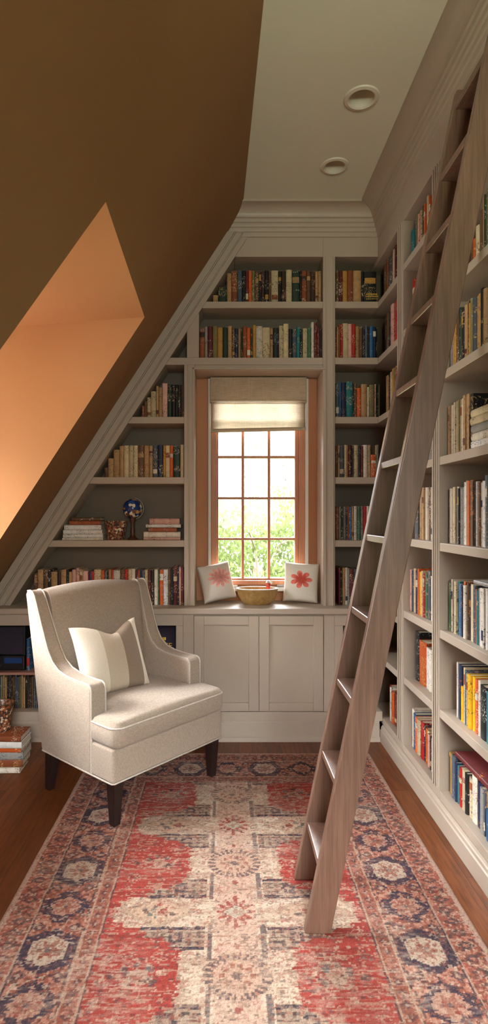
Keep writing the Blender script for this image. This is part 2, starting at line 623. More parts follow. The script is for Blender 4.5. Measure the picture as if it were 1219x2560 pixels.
# right wall, rear wall (behind the viewpoint) with a wide window added for fill light, back wall with its window
struct(obj('wall_right', bx(XW, XW + 0.15, YREAR - 0.1, 4.0, -0.1, ZC + 0.1), M['wall']), 'plain painted wall behind the right bookcases')
ry = (-0.3, 1.0, 1.15, 2.85)
bm = holed([(-2.4, -0.1), (1.6, -0.1), (1.6, 3.5), (-2.4, 3.5)], [[(ry[0], ry[2]), (ry[1], ry[2]), (ry[1], ry[3]), (ry[0], ry[3])]], lambda u, v: (u, YREAR, v))
struct(obj('wall_rear', bm, M['wall']), 'plain painted wall behind the viewpoint')
w3 = empty('added_window_3', 'unseen rear window added to admit fill light', 'window', (0.35, YREAR, ry[2]))
del w3['category']
struct(w3)
bm = bmesh.new()
for a in ((ry[0], ry[0] + 0.06, ry[2], ry[3]), (ry[1] - 0.06, ry[1], ry[2], ry[3]), (ry[0], ry[1], ry[2], ry[2] + 0.06), (ry[0], ry[1], ry[3] - 0.06, ry[3]), (0.32, 0.38, ry[2], ry[3])):
    box(bm, a[0] - 0.35, a[1] - 0.35, -0.03, 0.03, a[2] - ry[2], a[3] - ry[2])
obj('window_frame', bm, M['white'], w3)
obj('window_pane', bx(ry[0] - 0.35, ry[1] - 0.35, -0.004, 0.004, 0, ry[3] - ry[2]), M['glass'], w3)

WX0, WX1, WZ0, WZ1 = -0.075, 0.53, 0.945, 2.31
bm = bmesh.new()
for a in ((-2.4, WX0, -0.1, 3.5), (WX1, 1.6, -0.1, 3.5), (WX0, WX1, -0.1, WZ0), (WX0, WX1, WZ1, 3.5)):
    box(bm, a[0], a[1], YW, 4.02, a[2], a[3])
struct(obj('wall_back', bm, M['recess']), 'copper painted wall around the window')

# ------------------------------------------------------------------ main window
w1 = empty('window_1', 'tall copper framed window of small panes at the far end', 'window', (0.2275, YW, WZ0))
del w1['category']
struct(w1)
ox, oy, oz = 0.2275, YW, WZ0
lb = lambda bm, x0, x1, y0, y1, z0, z1: box(bm, x0 - ox, x1 - ox, y0 - oy, y1 - oy, z0 - oz, z1 - oz)
bm = bmesh.new()
for a in ((-0.108, -0.089, 0.925, 2.318), (0.545, 0.566, 0.925, 2.318), (-0.089, 0.545, 2.30, 2.318)):
    lb(bm, a[0], a[1], 3.822, YW - 0.001, a[2], a[3])
obj('window_casing', bm, M['white'], w1, bevel=0.002)
bm = bmesh.new()
for a in ((-0.089, -0.05, 0.93, 2.30), (0.505, 0.545, 0.93, 2.30), (-0.05, 0.505, 0.93, 0.96), (-0.05, 0.505, 2.27, 2.30)):
    lb(bm, a[0], a[1], 3.835, 3.95, a[2], a[3])
obj('window_frame', bm, M['window_wood'], w1, bevel=0.003)
bm = bmesh.new()
for a in ((-0.05, -0.040, 0.96, 2.27), (0.4806, 0.505, 0.96, 2.27), (-0.04, 0.4806, 0.96, 0.972), (-0.04, 0.4806, 2.24, 2.27)):
    lb(bm, a[0], a[1], 3.865, 3.93, a[2], a[3])
obj('sash', bm, M['window_wood'], w1, bevel=0.002)
bm = bmesh.new()
for x in (0.127, 0.305):
    lb(bm, x - 0.0085, x + 0.0085, 3.875, 3.92, 0.972, 2.24)
for z in (1.797, 1.516, 1.238, 2.06):
    lb(bm, -0.04, 0.4806, 3.8765, 3.9185, z - 0.0075, z + 0.0075)
obj('muntins', bm, M['window_wood'], w1, bevel=0.002)
bm = bmesh.new()
lb(bm, -0.045, 0.49, 3.897, 3.901, 0.965, 2.255)
obj('window_pane', bm, M['glass'], w1)
bm = bmesh.new()
lb(bm, -0.12, 0.58, 3.79, 3.862, 0.892, 0.918)
obj('window_sill', bm, M['white'], w1, bevel=0.005)
bm = bmesh.new()
lb(bm, 0.295, 0.325, 3.825, 3.84, 0.935, 0.953)
obj('sash_lift', bm, M['white'], w1, bevel=0.004)

# woven roman shade
rs = empty('roman_shade', 'woven linen roman shade half raised in the window', 'blind', (0.2275, 3.80, 1.95))
so = (0.2275, 3.80, 1.95)
bm = bmesh.new()
box(bm, -0.0935 - so[0], 0.548 - so[0], -0.02, 0.018, 2.165 - so[2], 2.318 - so[2])
obj('valance', bm, M['valance'], rs, bevel=0.004)
bm = bmesh.new()
box(bm, -0.0945 - so[0], 0.549 - so[0], -0.023, 0.020, 2.150 - so[2], 2.163 - so[2])
obj('valance_trim', bm, M['shade'], rs, bevel=0.003)
bm = bmesh.new()
nx, nz = 30, 14
xa, xb2 = -0.085 - so[0], 0.540 - so[0]
grid = []
for k in range(nz + 1):
    row = []
    for i in range(nx + 1):
        u, v = i / nx, k / nz
        zb = 1.968 + 0.012 * u - so[2]
        z = zb + (2.15 - so[2] - zb) * v
        y = 0.002 + 0.003 * math.sin(v * 9) + 0.002 * math.sin(u * 7 + v * 3)
        row.append(bm.verts.new((xa + (xb2 - xa) * u, y, z)))
    grid.append(row)
for k in range(nz):
    for i in range(nx):
        bm.faces.new((grid[k][i], grid[k][i + 1], grid[k + 1][i + 1], grid[k + 1][i]))
sf = obj('shade_cloth', bm, M['shade'], rs, smooth=180)
sd = sf.modifiers.new('cloth', 'SOLIDIFY')
sd.thickness = 0.0015
for dz, th in ((0.0, 0.016), (0.014, 0.010)):
    bm = prism([(xa - 0.004, 1.952 - so[2] + dz), (xb2 + 0.004, 1.966 - so[2] + dz), (xb2 + 0.004, 1.966 + th - so[2] + dz), (xa - 0.004, 1.952 + th - so[2] + dz)], -0.012 + dz * 0.3, 0.006)
    obj('shade_fold', bm, M['valance'], rs, bevel=0.003)

# ------------------------------------------------------------------ bookcases on the back wall
SZ = [2.760, 2.403, 2.026, 1.642, 1.240]     # tops of the shelves, from the top one down
ST = 0.042


def board(parent, name, x0, x1, y0, y1, z0, z1, mat=None, bevel=0.002):
    l = parent.location
    return obj(name, bx(x0 - l.x, x1 - l.x, y0 - l.y, y1 - l.y, z0 - l.z, z1 - l.z), mat or M['paint'], parent, bevel=bevel)


def pris(parent, name, pts, a0, a1, axis='y', mat=None, bevel=0.002):
    l = parent.location
    off = {'y': (l.x, l.z, l.y), 'x': (l.y, l.z, l.x), 'z': (l.x, l.y, l.z)}[axis]
    return obj(name, prism([(p[0] - off[0], p[1] - off[1]) for p in pts], a0 - off[2], a1 - off[2], axis), mat or M['paint'], parent, bevel=bevel)


ZT = 3.045            # top of the openings
CT = 0.824            # countertop
XL0, XL1 = -0.2545, -0.186      # stile left of the window
XM0, XM1 = 0.628, 0.705         # stile right of the window
# left of the window, under the slope
bl = empty('bookcase', 'built-in triangular bookcase under the slope left of the window', 'bookcase', (-0.8, 3.73, CT))
for z in SZ[2:]:
    pris(bl, 'shelf', [(xin(z - ST) + 0.0, z - ST), (XL0, z - ST), (XL0, z), (xin(z), z)], YF, YB - 0.02)
board(bl, 'stile', XL0, XL1, YF - 0.004, YB, CT, 2.357)
pris(bl, 'sloped_side_panel', [(xin(CT) - 0.03, CT), (xin(CT), CT), (xin(2.357), 2.357), (xin(2.357) - 0.03, 2.357)], YF, YB)
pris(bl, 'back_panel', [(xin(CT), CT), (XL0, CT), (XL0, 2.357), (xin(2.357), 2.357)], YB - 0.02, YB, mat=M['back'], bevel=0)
# above the window
bt = empty('bookcase', 'built-in bookcase of two shelves above the window', 'bookcase', (0.23, 3.73, 2.33))
pris(bt, 'bottom_board', [(xin(2.357), 2.357), (XM0, 2.357), (XM0, 2.403), (xin(2.403), 2.403)], YF, YB - 0.02)
board(bt, 'window_head', XL1, XM0, YF + 0.003, YB, 2.324, 2.357)
pris(bt, 'shelf', [(xin(2.718), 2.718), (XM0, 2.718), (XM0, 2.760), (xin(2.760), 2.760)], YF, YB - 0.02)
board(bt, 'stile', -0.2367, -0.160, YF - 0.002, YB - 0.02, 2.403, 2.718)
pris(bt, 'sloped_side_panel', [(xin(2.357) - 0.03, 2.357), (xin(2.357), 2.357), (xin(ZT), ZT), (xin(ZT) - 0.03, ZT)], YF, YB)
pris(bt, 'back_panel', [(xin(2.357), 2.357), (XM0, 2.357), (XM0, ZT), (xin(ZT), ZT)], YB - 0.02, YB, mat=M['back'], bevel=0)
pris(bt, 'top_rail', [(xin(ZT), ZT), (XM0, ZT), (XM0, 3.175), (xin(3.175), 3.175)], YF, YB)
# right of the window
br = empty('bookcase', 'narrow built-in bookcase between the window and the room corner', 'bookcase', (0.84, 3.73, CT))
board(br, 'stile', XM0, XM1, YF - 0.004, YB, CT, ZT)
bm = bmesh.new()
for xx in (XM0 + 0.012, XM1 - 0.016):
    box(bm, xx - br.location.x, xx + 0.006 - br.location.x, YF - 0.010 - br.location.y, YF - 0.003 - br.location.y, 0, ZT - CT)
obj('stile_bead', bm, M['paint'], br, bevel=0.002)
for z in SZ:
    board(br, 'shelf', XM1, XR - 0.0005, YF, YB - 0.02, z - ST, z)
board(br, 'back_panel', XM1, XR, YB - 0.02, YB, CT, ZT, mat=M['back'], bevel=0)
board(br, 'top_rail', XM0, XR - 0.001, YF, YB, ZT, 3.175)

# the moulding that follows the slope (three stepped boards)
bm = bmesh.new()
for d0, d1, y0 in ((0.0, 0.040, YF - 0.006), (0.040, 0.048, YF - 0.012), (0.048, 0.088, YF - 0.016), (0.088, 0.096, YF - 0.026), (0.096, 0.150, YF - 0.036)):
    za, zb = 0.826, 3.19
    prism([(xin(za) - d1, za), (xin(za) - d0, za), (xin(zb) - d0, zb), (xin(zb) - d1, zb)], y0, YF + 0.02, bm=bm)
struct(obj('trim_3', bm, M['paint'], bevel=0.002), 'stepped moulding along the slope')
# window casing
bm = bmesh.new()
box(bm, XL0 + 0.022, XL0 + 0.03, YF - 0.012, YF - 0.004, CT + 0.001, 2.36)
box(bm, XL1 - 0.014, XL1 - 0.002, YF - 0.014, YF - 0.004, CT + 0.001, 2.336)
box(bm, XL1 - 0.014, XM0 + 0.012, YF - 0.014, YF + 0.003, 2.326, 2.338)
struct(obj('trim_4', bm, M['paint'], bevel=0.002), 'bead moulding around the window recess')

# crown moulding
prof = [(0.0, 3.165), (0.010, 3.168), (0.012, 3.180), (0.012, 3.192), (0.020, 3.197), (0.022, 3.205), (0.022, 3.217), (0.030, 3.222), (0.032, 3.230),
        (0.032, 3.242), (0.041, 3.247), (0.043, 3.256), (0.043, 3.266), (0.054, 3.270)]
for k in range(1, 9):
    t = k / 8 * PI / 2
    prof.append((0.054 + 0.074 * (1 - math.cos(t)), 3.270 + 0.052 * math.sin(t)))
prof += [(0.140, 3.322), (0.140, 3.3355)]
bm = bmesh.new()
A = [bm.verts.new((xs(z, YF - p) - 0.005, YF - p, z)) for p, z in prof]
B = [bm.verts.new((XR - p, YF - p, z)) for p, z in prof]
for i in range(len(prof) - 1):
    bm.faces.new((A[i], B[i], B[i + 1], A[i + 1]))
struct(obj('trim_1', bm, M['paint'], smooth=28), 'stepped crown moulding along the back')
bm = bmesh.new()
A = [bm.verts.new((XR - p, YF - p, z)) for p, z in prof]
B = [bm.verts.new((XR - p, -0.6, z)) for p, z in prof]
for i in range(len(prof) - 1):
    bm.faces.new((A[i], B[i], B[i + 1], A[i + 1]))
struct(obj('trim_2', bm, M['paint'], smooth=28), 'stepped crown moulding along the right bookcases')

# ------------------------------------------------------------------ bookcases on the right wall
RZ = [2.775, 2.411, 2.045, 1.666, 1.274, 0.879, 0.517, 0.145]
S1 = (3.111, 3.219)
S2 = (2.590, 2.680)
S3 = (1.72, 1.81)


def bay(label, y0, y1, stile, zs, y_back):
    b = empty('bookcase', label, 'bookcase', (1.11, (y0 + y1) / 2, 0.11))
    for z in zs:
        board(b, 'shelf', XR, XB - 0.018, y0, y_back, z - 0.038, z)
    board(b, 'stile', XR - 0.003, XB, stile[0], stile[1], 0.107, 3.012)
    bm = bmesh.new()
    l = b.location
    for t in (0.2, 0.45, 0.72):
        yy = stile[0] + (stile[1] - stile[0]) * t
        box(bm, XR - 0.009 - l.x, XR - 0.002 - l.x, yy - 0.005 - l.y, yy + 0.005 - l.y, 0.04, 3.01 - l.z)
    obj('stile_bead', bm, M['paint'], b, bevel=0.002)
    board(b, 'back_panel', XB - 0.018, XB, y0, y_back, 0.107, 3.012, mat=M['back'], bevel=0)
    board(b, 'top_rail', XR, XB, stile[0], y_back if y_back > y1 else y1, 3.012, 3.178)
    return b


b1 = bay('right-wall bookcase in the corner, behind the ladder', S1[1], YF, S1, SZ + [CT, 0.517, 0.145], YB)
board(b1, 'corner_panel', XR, XB - 0.018, YB - 0.02, YB, 0.107, 3.012, mat=M['back'], bevel=0)
b2 = bay('second right-wall bookcase from the corner, partly behind the ladder', S2[1], S1[0], S2, RZ, S1[0])
b3 = bay('right-wall bookcase nearest the viewer, right of the ladder', S3[1], S2[0], S3, RZ, S2[0])
bm = prism([(XR - 0.016, 0), (XR + 0.1, 0), (XR + 0.1, 0.107), (XR - 0.002, 0.107), (XR - 0.004, 0.098), (XR - 0.010, 0.092), (XR - 0.010, 0.078), (XR - 0.016, 0.074)], -0.6, YC - 0.016)
bm.free()
bm = bmesh.new()
pts = [(XR - 0.018, 0.0), (XR + 0.12, 0.0), (XR + 0.12, 0.106), (XR - 0.004, 0.106), (XR - 0.007, 0.098), (XR - 0.012, 0.094), (XR - 0.012, 0.080), (XR - 0.018, 0.076)]
prism([(x, z) for x, z in pts], -0.6, YC - 0.016, bm=bm)
struct(obj('baseboard_right', bm, M['paint'], bevel=0.0015), 'taupe baseboard below the right bookcases')

# ------------------------------------------------------------------ base cabinets and countertop
ct = obj('countertop', bx(-1.49, XR - 0.002, YC - 0.026, YB + 0.004, CT - 0.037, CT), M['paint'], bevel=0.006)
tag(ct, 'long taupe painted countertop below the window and left bookcase', 'countertop')
cab = empty('base_cabinet', 'low cabinet with two panelled doors below the window', 'cabinet', (0.214, 3.68, 0.13))
l = cab.location
CX0, CX1 = -0.254, 0.6825
board(cab, 'body', CX0, CX1, YC + 0.002, YB, 0.126, CT - 0.037, bevel=0)
board(cab, 'stile', CX0, -0.1886, YC - 0.012, YC + 0.002, 0.184, CT - 0.038)
board(cab, 'stile', 0.6155, CX1, YC - 0.012, YC + 0.002, 0.184, CT - 0.038)
board(cab, 'bottom_rail', CX0, CX1, YC - 0.012, YC + 0.002, 0.126, 0.183)
for x0, x1 in ((-0.1866, 0.2134), (0.2164, 0.6135)):
    bm = bmesh.new()
    yo0, yo1 = YC - 0.014 - l.y, YC + 0.001 - l.y
    z0, z1, r = 0.187 - l.z, 0.776 - l.z, 0.062
    for a in ((x0, x0 + r, z0, z1), (x1 - r, x1, z0, z1), (x0 + r, x1 - r, z0, z0 + r * 0.85), (x0 + r, x1 - r, z1 - r * 0.9, z1)):
        box(bm, a[0] - l.x, a[1] - l.x, yo0, yo1, a[2], a[3])
    d = obj('door', bm, M['paint'], cab, bevel=0.0025)
    bm = bmesh.new()
    box(bm, x0 + r - l.x - 0.001, x1 - r - l.x + 0.001, YC - 0.003 - l.y, YC + 0.0012 - l.y, z0 + 0.03, z1 - 0.03)
    obj('door_panel', bm, M['paint'], d)


def open_cabinet(label, x0, x1, ox0, ox1):
    c = empty('base_cabinet', label, 'cabinet', ((x0 + x1) / 2, 3.68, 0.13))
    top = CT - 0.038
    board(c, 'face_frame_top', x0, x1, YC - 0.012, YC + 0.02, 0.717, top)
    board(c, 'face_frame_bottom', x0, x1, YC - 0.012, YC + 0.02, 0.126, 0.184)
    if ox0 > x0:
        board(c, 'stile', x0, ox0, YC - 0.012, YC + 0.02, 0.184, 0.717)
    if ox1 < x1:
        board(c, 'stile', ox1, x1, YC - 0.012, YC + 0.02, 0.184, 0.717)
    board(c, 'floor_board', x0, x1, YC + 0.02, YB, 0.145, 0.184)
    board(c, 'top_board', x0, x1, YC + 0.02, YB, 0.755, top)
    board(c, 'back_panel', x0, x1, YB - 0.02, YB, 0.184, 0.755, mat=M['back'], bevel=0)
    return c


cl = open_cabinet('low open cabinet behind the armchair holding records and stereo', -1.48, CX0, -1.46, -0.298)
board(cl, 'side_panel', -1.48, -1.462, YC + 0.02, YB - 0.02, 0.184, 0.755)
board(cl, 'inner_shelf', -1.462, -1.16, YC + 0.012, YB - 0.02, 0.404, 0.420, mat=wood('rosy_shelf_wood', srgb(150, 104, 92), srgb(184, 136, 120)))
board(cl, 'divider', -1.16, -1.144, YC + 0.025, YB - 0.02, 0.184, 0.755)
cr_ = open_cabinet('low open cabinet in the corner behind the ladder', CX1, XR - 0.002, 0.735, XR - 0.002)
bm = bmesh.new()
pts = [(YC - 0.018, 0.0), (YC + 0.1, 0.0), (YC + 0.1, 0.125), (YC - 0.004, 0.125), (YC - 0.006, 0.112), (YC - 0.010, 0.108), (YC - 0.010, 0.030), (YC - 0.020, 0.024), (YC - 0.022, 0.0)]
prism(pts[1:], -1.9, XR - 0.018, axis='x', bm=bm)
struct(obj('baseboard_back', bm, M['paint'], bevel=0.0015), 'taupe baseboard below the cabinets')

# ------------------------------------------------------------------ recessed downlights
for i, (x, y, r) in enumerate(DL):
    t = empty('recessed_downlight', ['round recessed ceiling light nearer the viewer', 'round recessed ceiling light nearer the back wall'][i], 'ceiling light', (x, y, ZC), group='recessed ceiling lights')
    obj('trim_ring', lathe([(r * 0.70, 0.004), (r * 0.70, -0.004), (r * 0.78, -0.009), (r * 0.96, -0.006), (r, 0.0), (r, 0.002)], 48), M['downlight'], t, smooth=40)
    obj('reflector', lathe([(r * 0.705, 0.002), (r * 0.66, 0.03), (r * 0.5, 0.075), (r * 0.3, 0.09), (0, 0.092)], 48), M['downlight'], t, smooth=60)

# ------------------------------------------------------------------ books
ORD = 'first second third fourth fifth sixth seventh eighth ninth tenth eleventh twelfth thirteenth fourteenth fifteenth'.split()
BOOKS = 0


def book_bm(w, d, h, paper=False):
    """C-shaped cover (spine at y=0 facing -y, rounded), pages are separate"""
    t = 0.0022 if w > 0.012 else 0.0012
    if paper:
        t = 0.0008
    b = min(w * 0.22, 0.006) if not paper else min(w * 0.08, 0.001)
    arc = [(-w / 2 * math.cos(PI * k / 6), b - b * math.sin(PI * k / 6)) for k in range(7)]
    outer = [(-w / 2, d)] + arc + [(w / 2, d)]
    inner = [(w / 2 - t, d), (w / 2 - t, b + 0.001), (-w / 2 + t, b + 0.001), (-w / 2 + t, d)]
    pts = outer + inner
    bm = bmesh.new()
    lo = [bm.verts.new((p[0], p[1], 0)) for p in pts]
    hi = [bm.verts.new((p[0], p[1], h)) for p in pts]
    n = len(pts)
    no = len(outer)
    for i in range(n):
        bm.faces.new((lo[i], lo[(i + 1) % n], hi[(i + 1) % n], hi[i]))
    for L in (lo, hi):
        bm.faces.new([L[0], L[1], L[no + 2], L[no + 3]])
        bm.faces.new(L[1:no - 1] + [L[no + 1], L[no + 2]])
        bm.faces.new([L[no - 2], L[no - 1], L[no], L[no + 1]])
    return bm, t, b


def add_book(w, d, h, key, loc, rot, label, group, name='book', cat='book', band=None, paper=False):
    global BOOKS
    BOOKS += 1
    bm, t, b = book_bm(w, d, h, paper)
    o = obj(name, bm, COVER[key], smooth=35)
    o.location, o.rotation_euler = loc, rot
    tag(o, label, cat, group)
    e = 0.003 if not paper else 0.0004
    obj('pages', bx(-w / 2 + t + 0.0002, w / 2 - t - 0.0002, b + 0.002, d - 0.003, e, h - e), M['pages'], o)
    if band:
        bk, z0, z1 = band
        pts = [(-w * 0.44 * math.cos(PI * k / 6) / 1.0, (b - b * math.sin(math.acos(min(1, abs(0.88 * math.cos(PI * k / 6))))) - 0.0006)) for k in range(7)]
        bm = bmesh.new()
        lo = [bm.verts.new((p[0], p[1], z0 * h)) for p in pts]
        hi = [bm.verts.new((p[0], p[1], z1 * h)) for p in pts]
        for i in range(6):
            bm.faces.new((lo[i], lo[i + 1], hi[i + 1], hi[i]))
        lbo = obj('spine_label', bm, COVER[bk], o, smooth=60)
        lbo['label'] = WORD.get(bk, bk) + ' label on the spine'
    return o


def row_labels(keys, desc, kind='book', side='left'):
    cnt, out = {}, []
    tot = {k: keys.count(k) for k in keys}
    for k in keys:
        cnt[k] = cnt.get(k, 0) + 1
        w = WORD.get(k, k)
        if tot[k] == 1:
            out.append(f'only {w} {kind} {desc}')
        elif tot[k] == 2:
            out.append(f"{'left' if cnt[k] == 1 else 'right'} one of two {w} {kind}s {desc}")
        else:
            out.append(f'{ORD[cnt[k] - 1]} {w} {kind} from the left {desc}')
    return out


def parse(data):
    toks = [t.split() for t in data.strip().split(';')]
    out = []
    for i, t in enumerate(toks):
        if len(t) == 1:
            break
        out.append((float(t[0]), float(toks[i + 1][0]), t[1], float(t[2]) if len(t) > 2 else None))
    return out


BANDS = {'cream': 'rust', 'ivory': 'navy', 'tan': 'maroon', 'black': 'ochre', 'maroon': 'cream', 'rust': 'darkbrown', 'navy': 'ivory', 'darkgreen': 'tan', 'brown': 'tan', 'red': 'cream', 'orange': 'ivory', 'slate': 'ivory'}


def place_row(rowname, desc, ox, oy, s, zb, data, Ysp=YF + 0.025, wall='back', hdef=0.24, name='book', cat='book', kind='book', xclip=None, deep=None, paper=False):
    items = parse(data)
    todo = []
    for a, b, key, top in items:
        xa, xb2 = ox + a * s, ox + b * s
        inset = random.uniform(0, 0.012)
        if wall == 'back':
            X0, X1 = xat(xa, Ysp), xat(xb2, Ysp)
            h = (zat(oy + top * s, Ysp) if top is not None else zb + hdef) - zb
            w = X1 - X0
            if X0 < 0.12 and X1 < 0.3:      # stay below the sloping side
                h = min(h, 2.4893 + (X0 - 0.008 + 0.2876) * 1.5537 - zb)
                if h < 0.045:
                    continue
            if wall == 'back' and X1 > 0.69:
                X1 = min(X1, XR - 0.004)
                w = X1 - X0
            loc = ((X0 + X1) / 2, Ysp + inset, zb + 0.0006)
            rot = (0, 0, 0)
            d = random.uniform(0.135, 0.165)
        else:
            Xs = XR + 0.03 if deep is None else XR + deep
            Y0, Y1 = Xs * F / (xa - CX), Xs * F / (xb2 - CX)
            for lo_, hi_ in ((S1[1] + 0.004, YF + 0.02), (S2[1] + 0.004, S1[0] - 0.004), (S3[1] + 0.004, S2[0] - 0.004 if rowname != 'books on the bottom nearest-section shelf' else 2.540)):
                if hi_ > (Y0 + Y1) / 2 > lo_ - 0.01:
                    Y0, Y1 = min(Y0, hi_), max(Y1, lo_)
                    break
            else:
                continue
            if Y0 - Y1 < 0.005:
                continue
            w = Y0 - Y1
            h = top if top is not None else hdef + random.uniform(-0.012, 0.012)
            loc = (Xs + inset, (Y0 + Y1) / 2, zb + 0.0006)
            rot = (0, 0, -PI / 2)
            d = random.uniform(0.14, 0.17)
        w -= 0.0008
        w = max(w, 0.004)
        band = None
        if random.random() < 0.3 and key in BANDS and w > 0.012:
            z0 = random.choice([0.12, 0.62, 0.7])
            band = (BANDS[key], z0, z0 + random.uniform(0.1, 0.2))
        todo.append((w, d, h, key, loc, rot, band))
    labs = row_labels([it[3] for it in todo], desc, kind)
    for (w, d, h, key, loc, rot, band), lab in zip(todo, labs):
        add_book(w, d, h, key, loc, rot, lab, rowname, name, cat, band, paper)


s = 300 / 1219
place_row('books on the top shelf above the window', 'on the top shelf above the window', 520, 660, s, SZ[0],
          '48 tan 245; 100 darkgreen 120; 190 tan 90; 237 rust 65; 296 slate 65; 345 black 68; 380 maroon 66; 410 orange 66; 443 olive 66; 475 brown 66; 515 black 70; 540 darkbrown 68; 575 black 66; 613 brown 66; 642 cream 60; 713 black 66; 745 darkbrown 66; 790 cream 58; 850 darkgreen 66; 930 black 68; 950 rust 68; 1000 brown 66; 1040 darkbrown 68; 1090 tan 70; 1118 tan 70; 1150')
s = 330 / 1219
place_row('books on the lower shelf above the window', 'on the lower shelf above the window', 490, 790, s, SZ[1],
          '32 rust 110; 80 grey 100; 105 maroon 95; 152 olive 93; 197 ochre 105; 245 darkgreen 95; 292 tan 90; 330 brown 105; 358 navy 110; 388 tan 115; 412 darkgreen 110; 430 rust 95; 468 orange 105; 503 darkgreen 118; 522 ochre 82; 553 ivory 92; 612 cream 103; 682 tan 110; 710 black 105; 765 cream 88; 806 cream 66; 855 black 115; 890 slate 118; 930 teal 100; 958 black 118; 985 cream 110; 1030 green 105; 1063 ivory 57; 1088 maroon 53; 1120 maroon 108; 1140 black 115; 1158')
s = 260 / 1219
place_row('books on the top shelf right of the window', 'on the top shelf right of the window', 825, 640, s, SZ[0],
          '68 brown 172; 103 maroon 172; 147 ochre 170; 205 rust 170; 270 tan 170; 365 black 175; 398 black 180; 595')
place_row('books on the second shelf right of the window', 'on the second shelf right of the window', 825, 770, s, SZ[1],
          '60 maroon 225; 78 tan 220; 96 rust 195; 120 red 188; 148 cream 175; 213 pink 180; 258 red 185; 300 tan 208; 345 brown 215; 385 navy 215; 412 slate 195; 440 black 210; 462 blue 212; 505 navy 215; 560 black 225; 605')
s = 185 / 1219
place_row('books on the third shelf right of the window', 'on the third shelf right of the window', 825, 920, s, SZ[2],
          '95 slate 250; 148 blue 240; 185 navy 235; 262 teal 222; 375 black 255; 400 brown 260; 440 orange 325; 512 tan 268; 608 ivory 312; 645 olive 275; 735 pink 262; 820 darkgreen 262; 852 olive 270; 885')
s = 165 / 1219
place_row('books on the fourth shelf right of the window', 'on the fourth shelf right of the window', 825, 1090, s, SZ[3],
          '108 brown 175; 138 tan 175; 178 slate 178; 262 cream 165; 300 tan 168; 333 maroon 170; 405 black 175; 433 cream 165; 525 black 185; 570 maroon 190; 608 ivory 165; 690 cream 165; 755 orange 345; 860 cream 165; 905 grey 160; 950')
place_row('books on the fifth shelf right of the window', 'on the fifth shelf right of the window', 825, 1090, s, SZ[4],
          '112 rust 1300; 160 grey 1305; 205 darkgreen 1300; 245 grey 1305; 300 navy 1310; 325 orange 1300; 352 blue 1310; 400 tan 1300; 438 ivory 1298; 495 green 1300; 565 grey 1296; 615 red 1300; 678 ivory 1295; 722 maroon 1300; 780 pink 1296; 830')
s = 399 / 1219
place_row('books on the counter right of the window', 'on the counter right of the window', 820, 1200, s, CT,
          '80 maroon 672; 95 black 670; 110 tan 672; 130 ivory 670; 150 grey 674; 165 maroon 680; 195 slate 682; 232 grey 682; 260')
s = 160 / 1219
place_row('books on the highest shelf left of the window', 'on the highest shelf left of the window', 320, 930, s, SZ[2],
          '258 rust 620; 308 brown 520; 358 cream 430; 430 cream 295; 530 tan 262; 575 tan 290; 650 pink 215; 748 darkgreen 235; 830 black 240; 900 black 238; 950 darkbrown 240; 990 black 244; 1025 brown 245; 1062')
s = 240 / 1219
place_row('books on the middle shelf left of the window', 'on the middle shelf left of the window', 230, 1090, s, SZ[3],
          '150 brown 400; 198 tan 250; 268 tan 140; 345 tan 125; 400 cream 120; 465 cream 120; 522 cream 120; 580 brown 120; 660 tan 122; 722 tan 122; 768 slate 122; 830 navy 112; 900 ochre 120; 930 cream 120; 985 orange 120; 1028 darkgreen 120; 1118 cream 108; 1160')
s = 200 / 1219
place_row('books behind the armchair, left half', 'in the left half of the armchair-level shelf', 70, 1400, s, CT,
          '82 brown 210; 135 tan 150; 225 brown 150; 300 black 155; 340 tan 185; 440 darkbrown 160; 497 tan 150; 578 black 155; 615 tan 185; 662 pink 152; 725 pink 125; 780 cream 150; 825 pink 172; 905 maroon 180; 940 blue 180; 965 red 175; 1000 cream 150; 1112 orange 160; 1160 slate 160; 1205')
s = 210 / 1219
place_row('books behind the armchair, right half', 'in the right half of the armchair-level shelf', 260, 1400, s, CT,
          '60 tan 140; 100 red 142; 130 ivory 150; 228 brown 140; 300 red 140; 345 cream 135; 395 ivory 130; 450 maroon 155; 495 orange 150; 512 navy 150; 545 slate 152; 587 cream 145; 634 maroon 150; 677 black 140; 722 ivory 140; 780 green 145; 798 orange 145; 860 white 140; 928 brown 135; 965 black 135; 1000 maroon 100; 1062 navy 104; 1085 pink 104; 1115 maroon 106; 1152')

# right wall
s = 260 / 1219
place_row('books on the top corner shelf', 'on the top shelf of the corner bookcase', 825, 640, s, SZ[0],
          '612 brown; 632 rust; 652 slate; 690 rust; 715 ivory; 742 maroon; 762 pink; 785', wall='right', hdef=0.235)
place_row('books on the second corner shelf', 'on the second shelf of the corner bookcase', 825, 770, s, SZ[1],
          '612 darkbrown; 640 brown; 662 black; 697 pink .27; 730 red .27; 765 red .268; 788', wall='right', hdef=0.255)
s = 185 / 1219
place_row('books on the third corner shelf', 'on the third shelf of the corner bookcase', 825, 920, s, SZ[2],
          '900 tan; 935 black; 955 cream; 985 ochre; 1010 olive; 1032 rust; 1060 maroon; 1100', wall='right', hdef=0.25)
s = 165 / 1219
place_row('books on the fourth corner shelf', 'on the fourth shelf of the corner bookcase', 825, 1090, s, SZ[3],
          '1000 ivory; 1040 pink; 1080', wall='right', hdef=0.25)
s = 170 / 946
place_row('books on the bottom corner shelf', 'on the bottom shelf of the corner bookcase', 930, 1500, s, 0.145,
          '207 red .205; 235 ivory .205; 252 orange .19; 285 maroon .2; 318 brown .2; 342', wall='right')
s = 110 / 1219
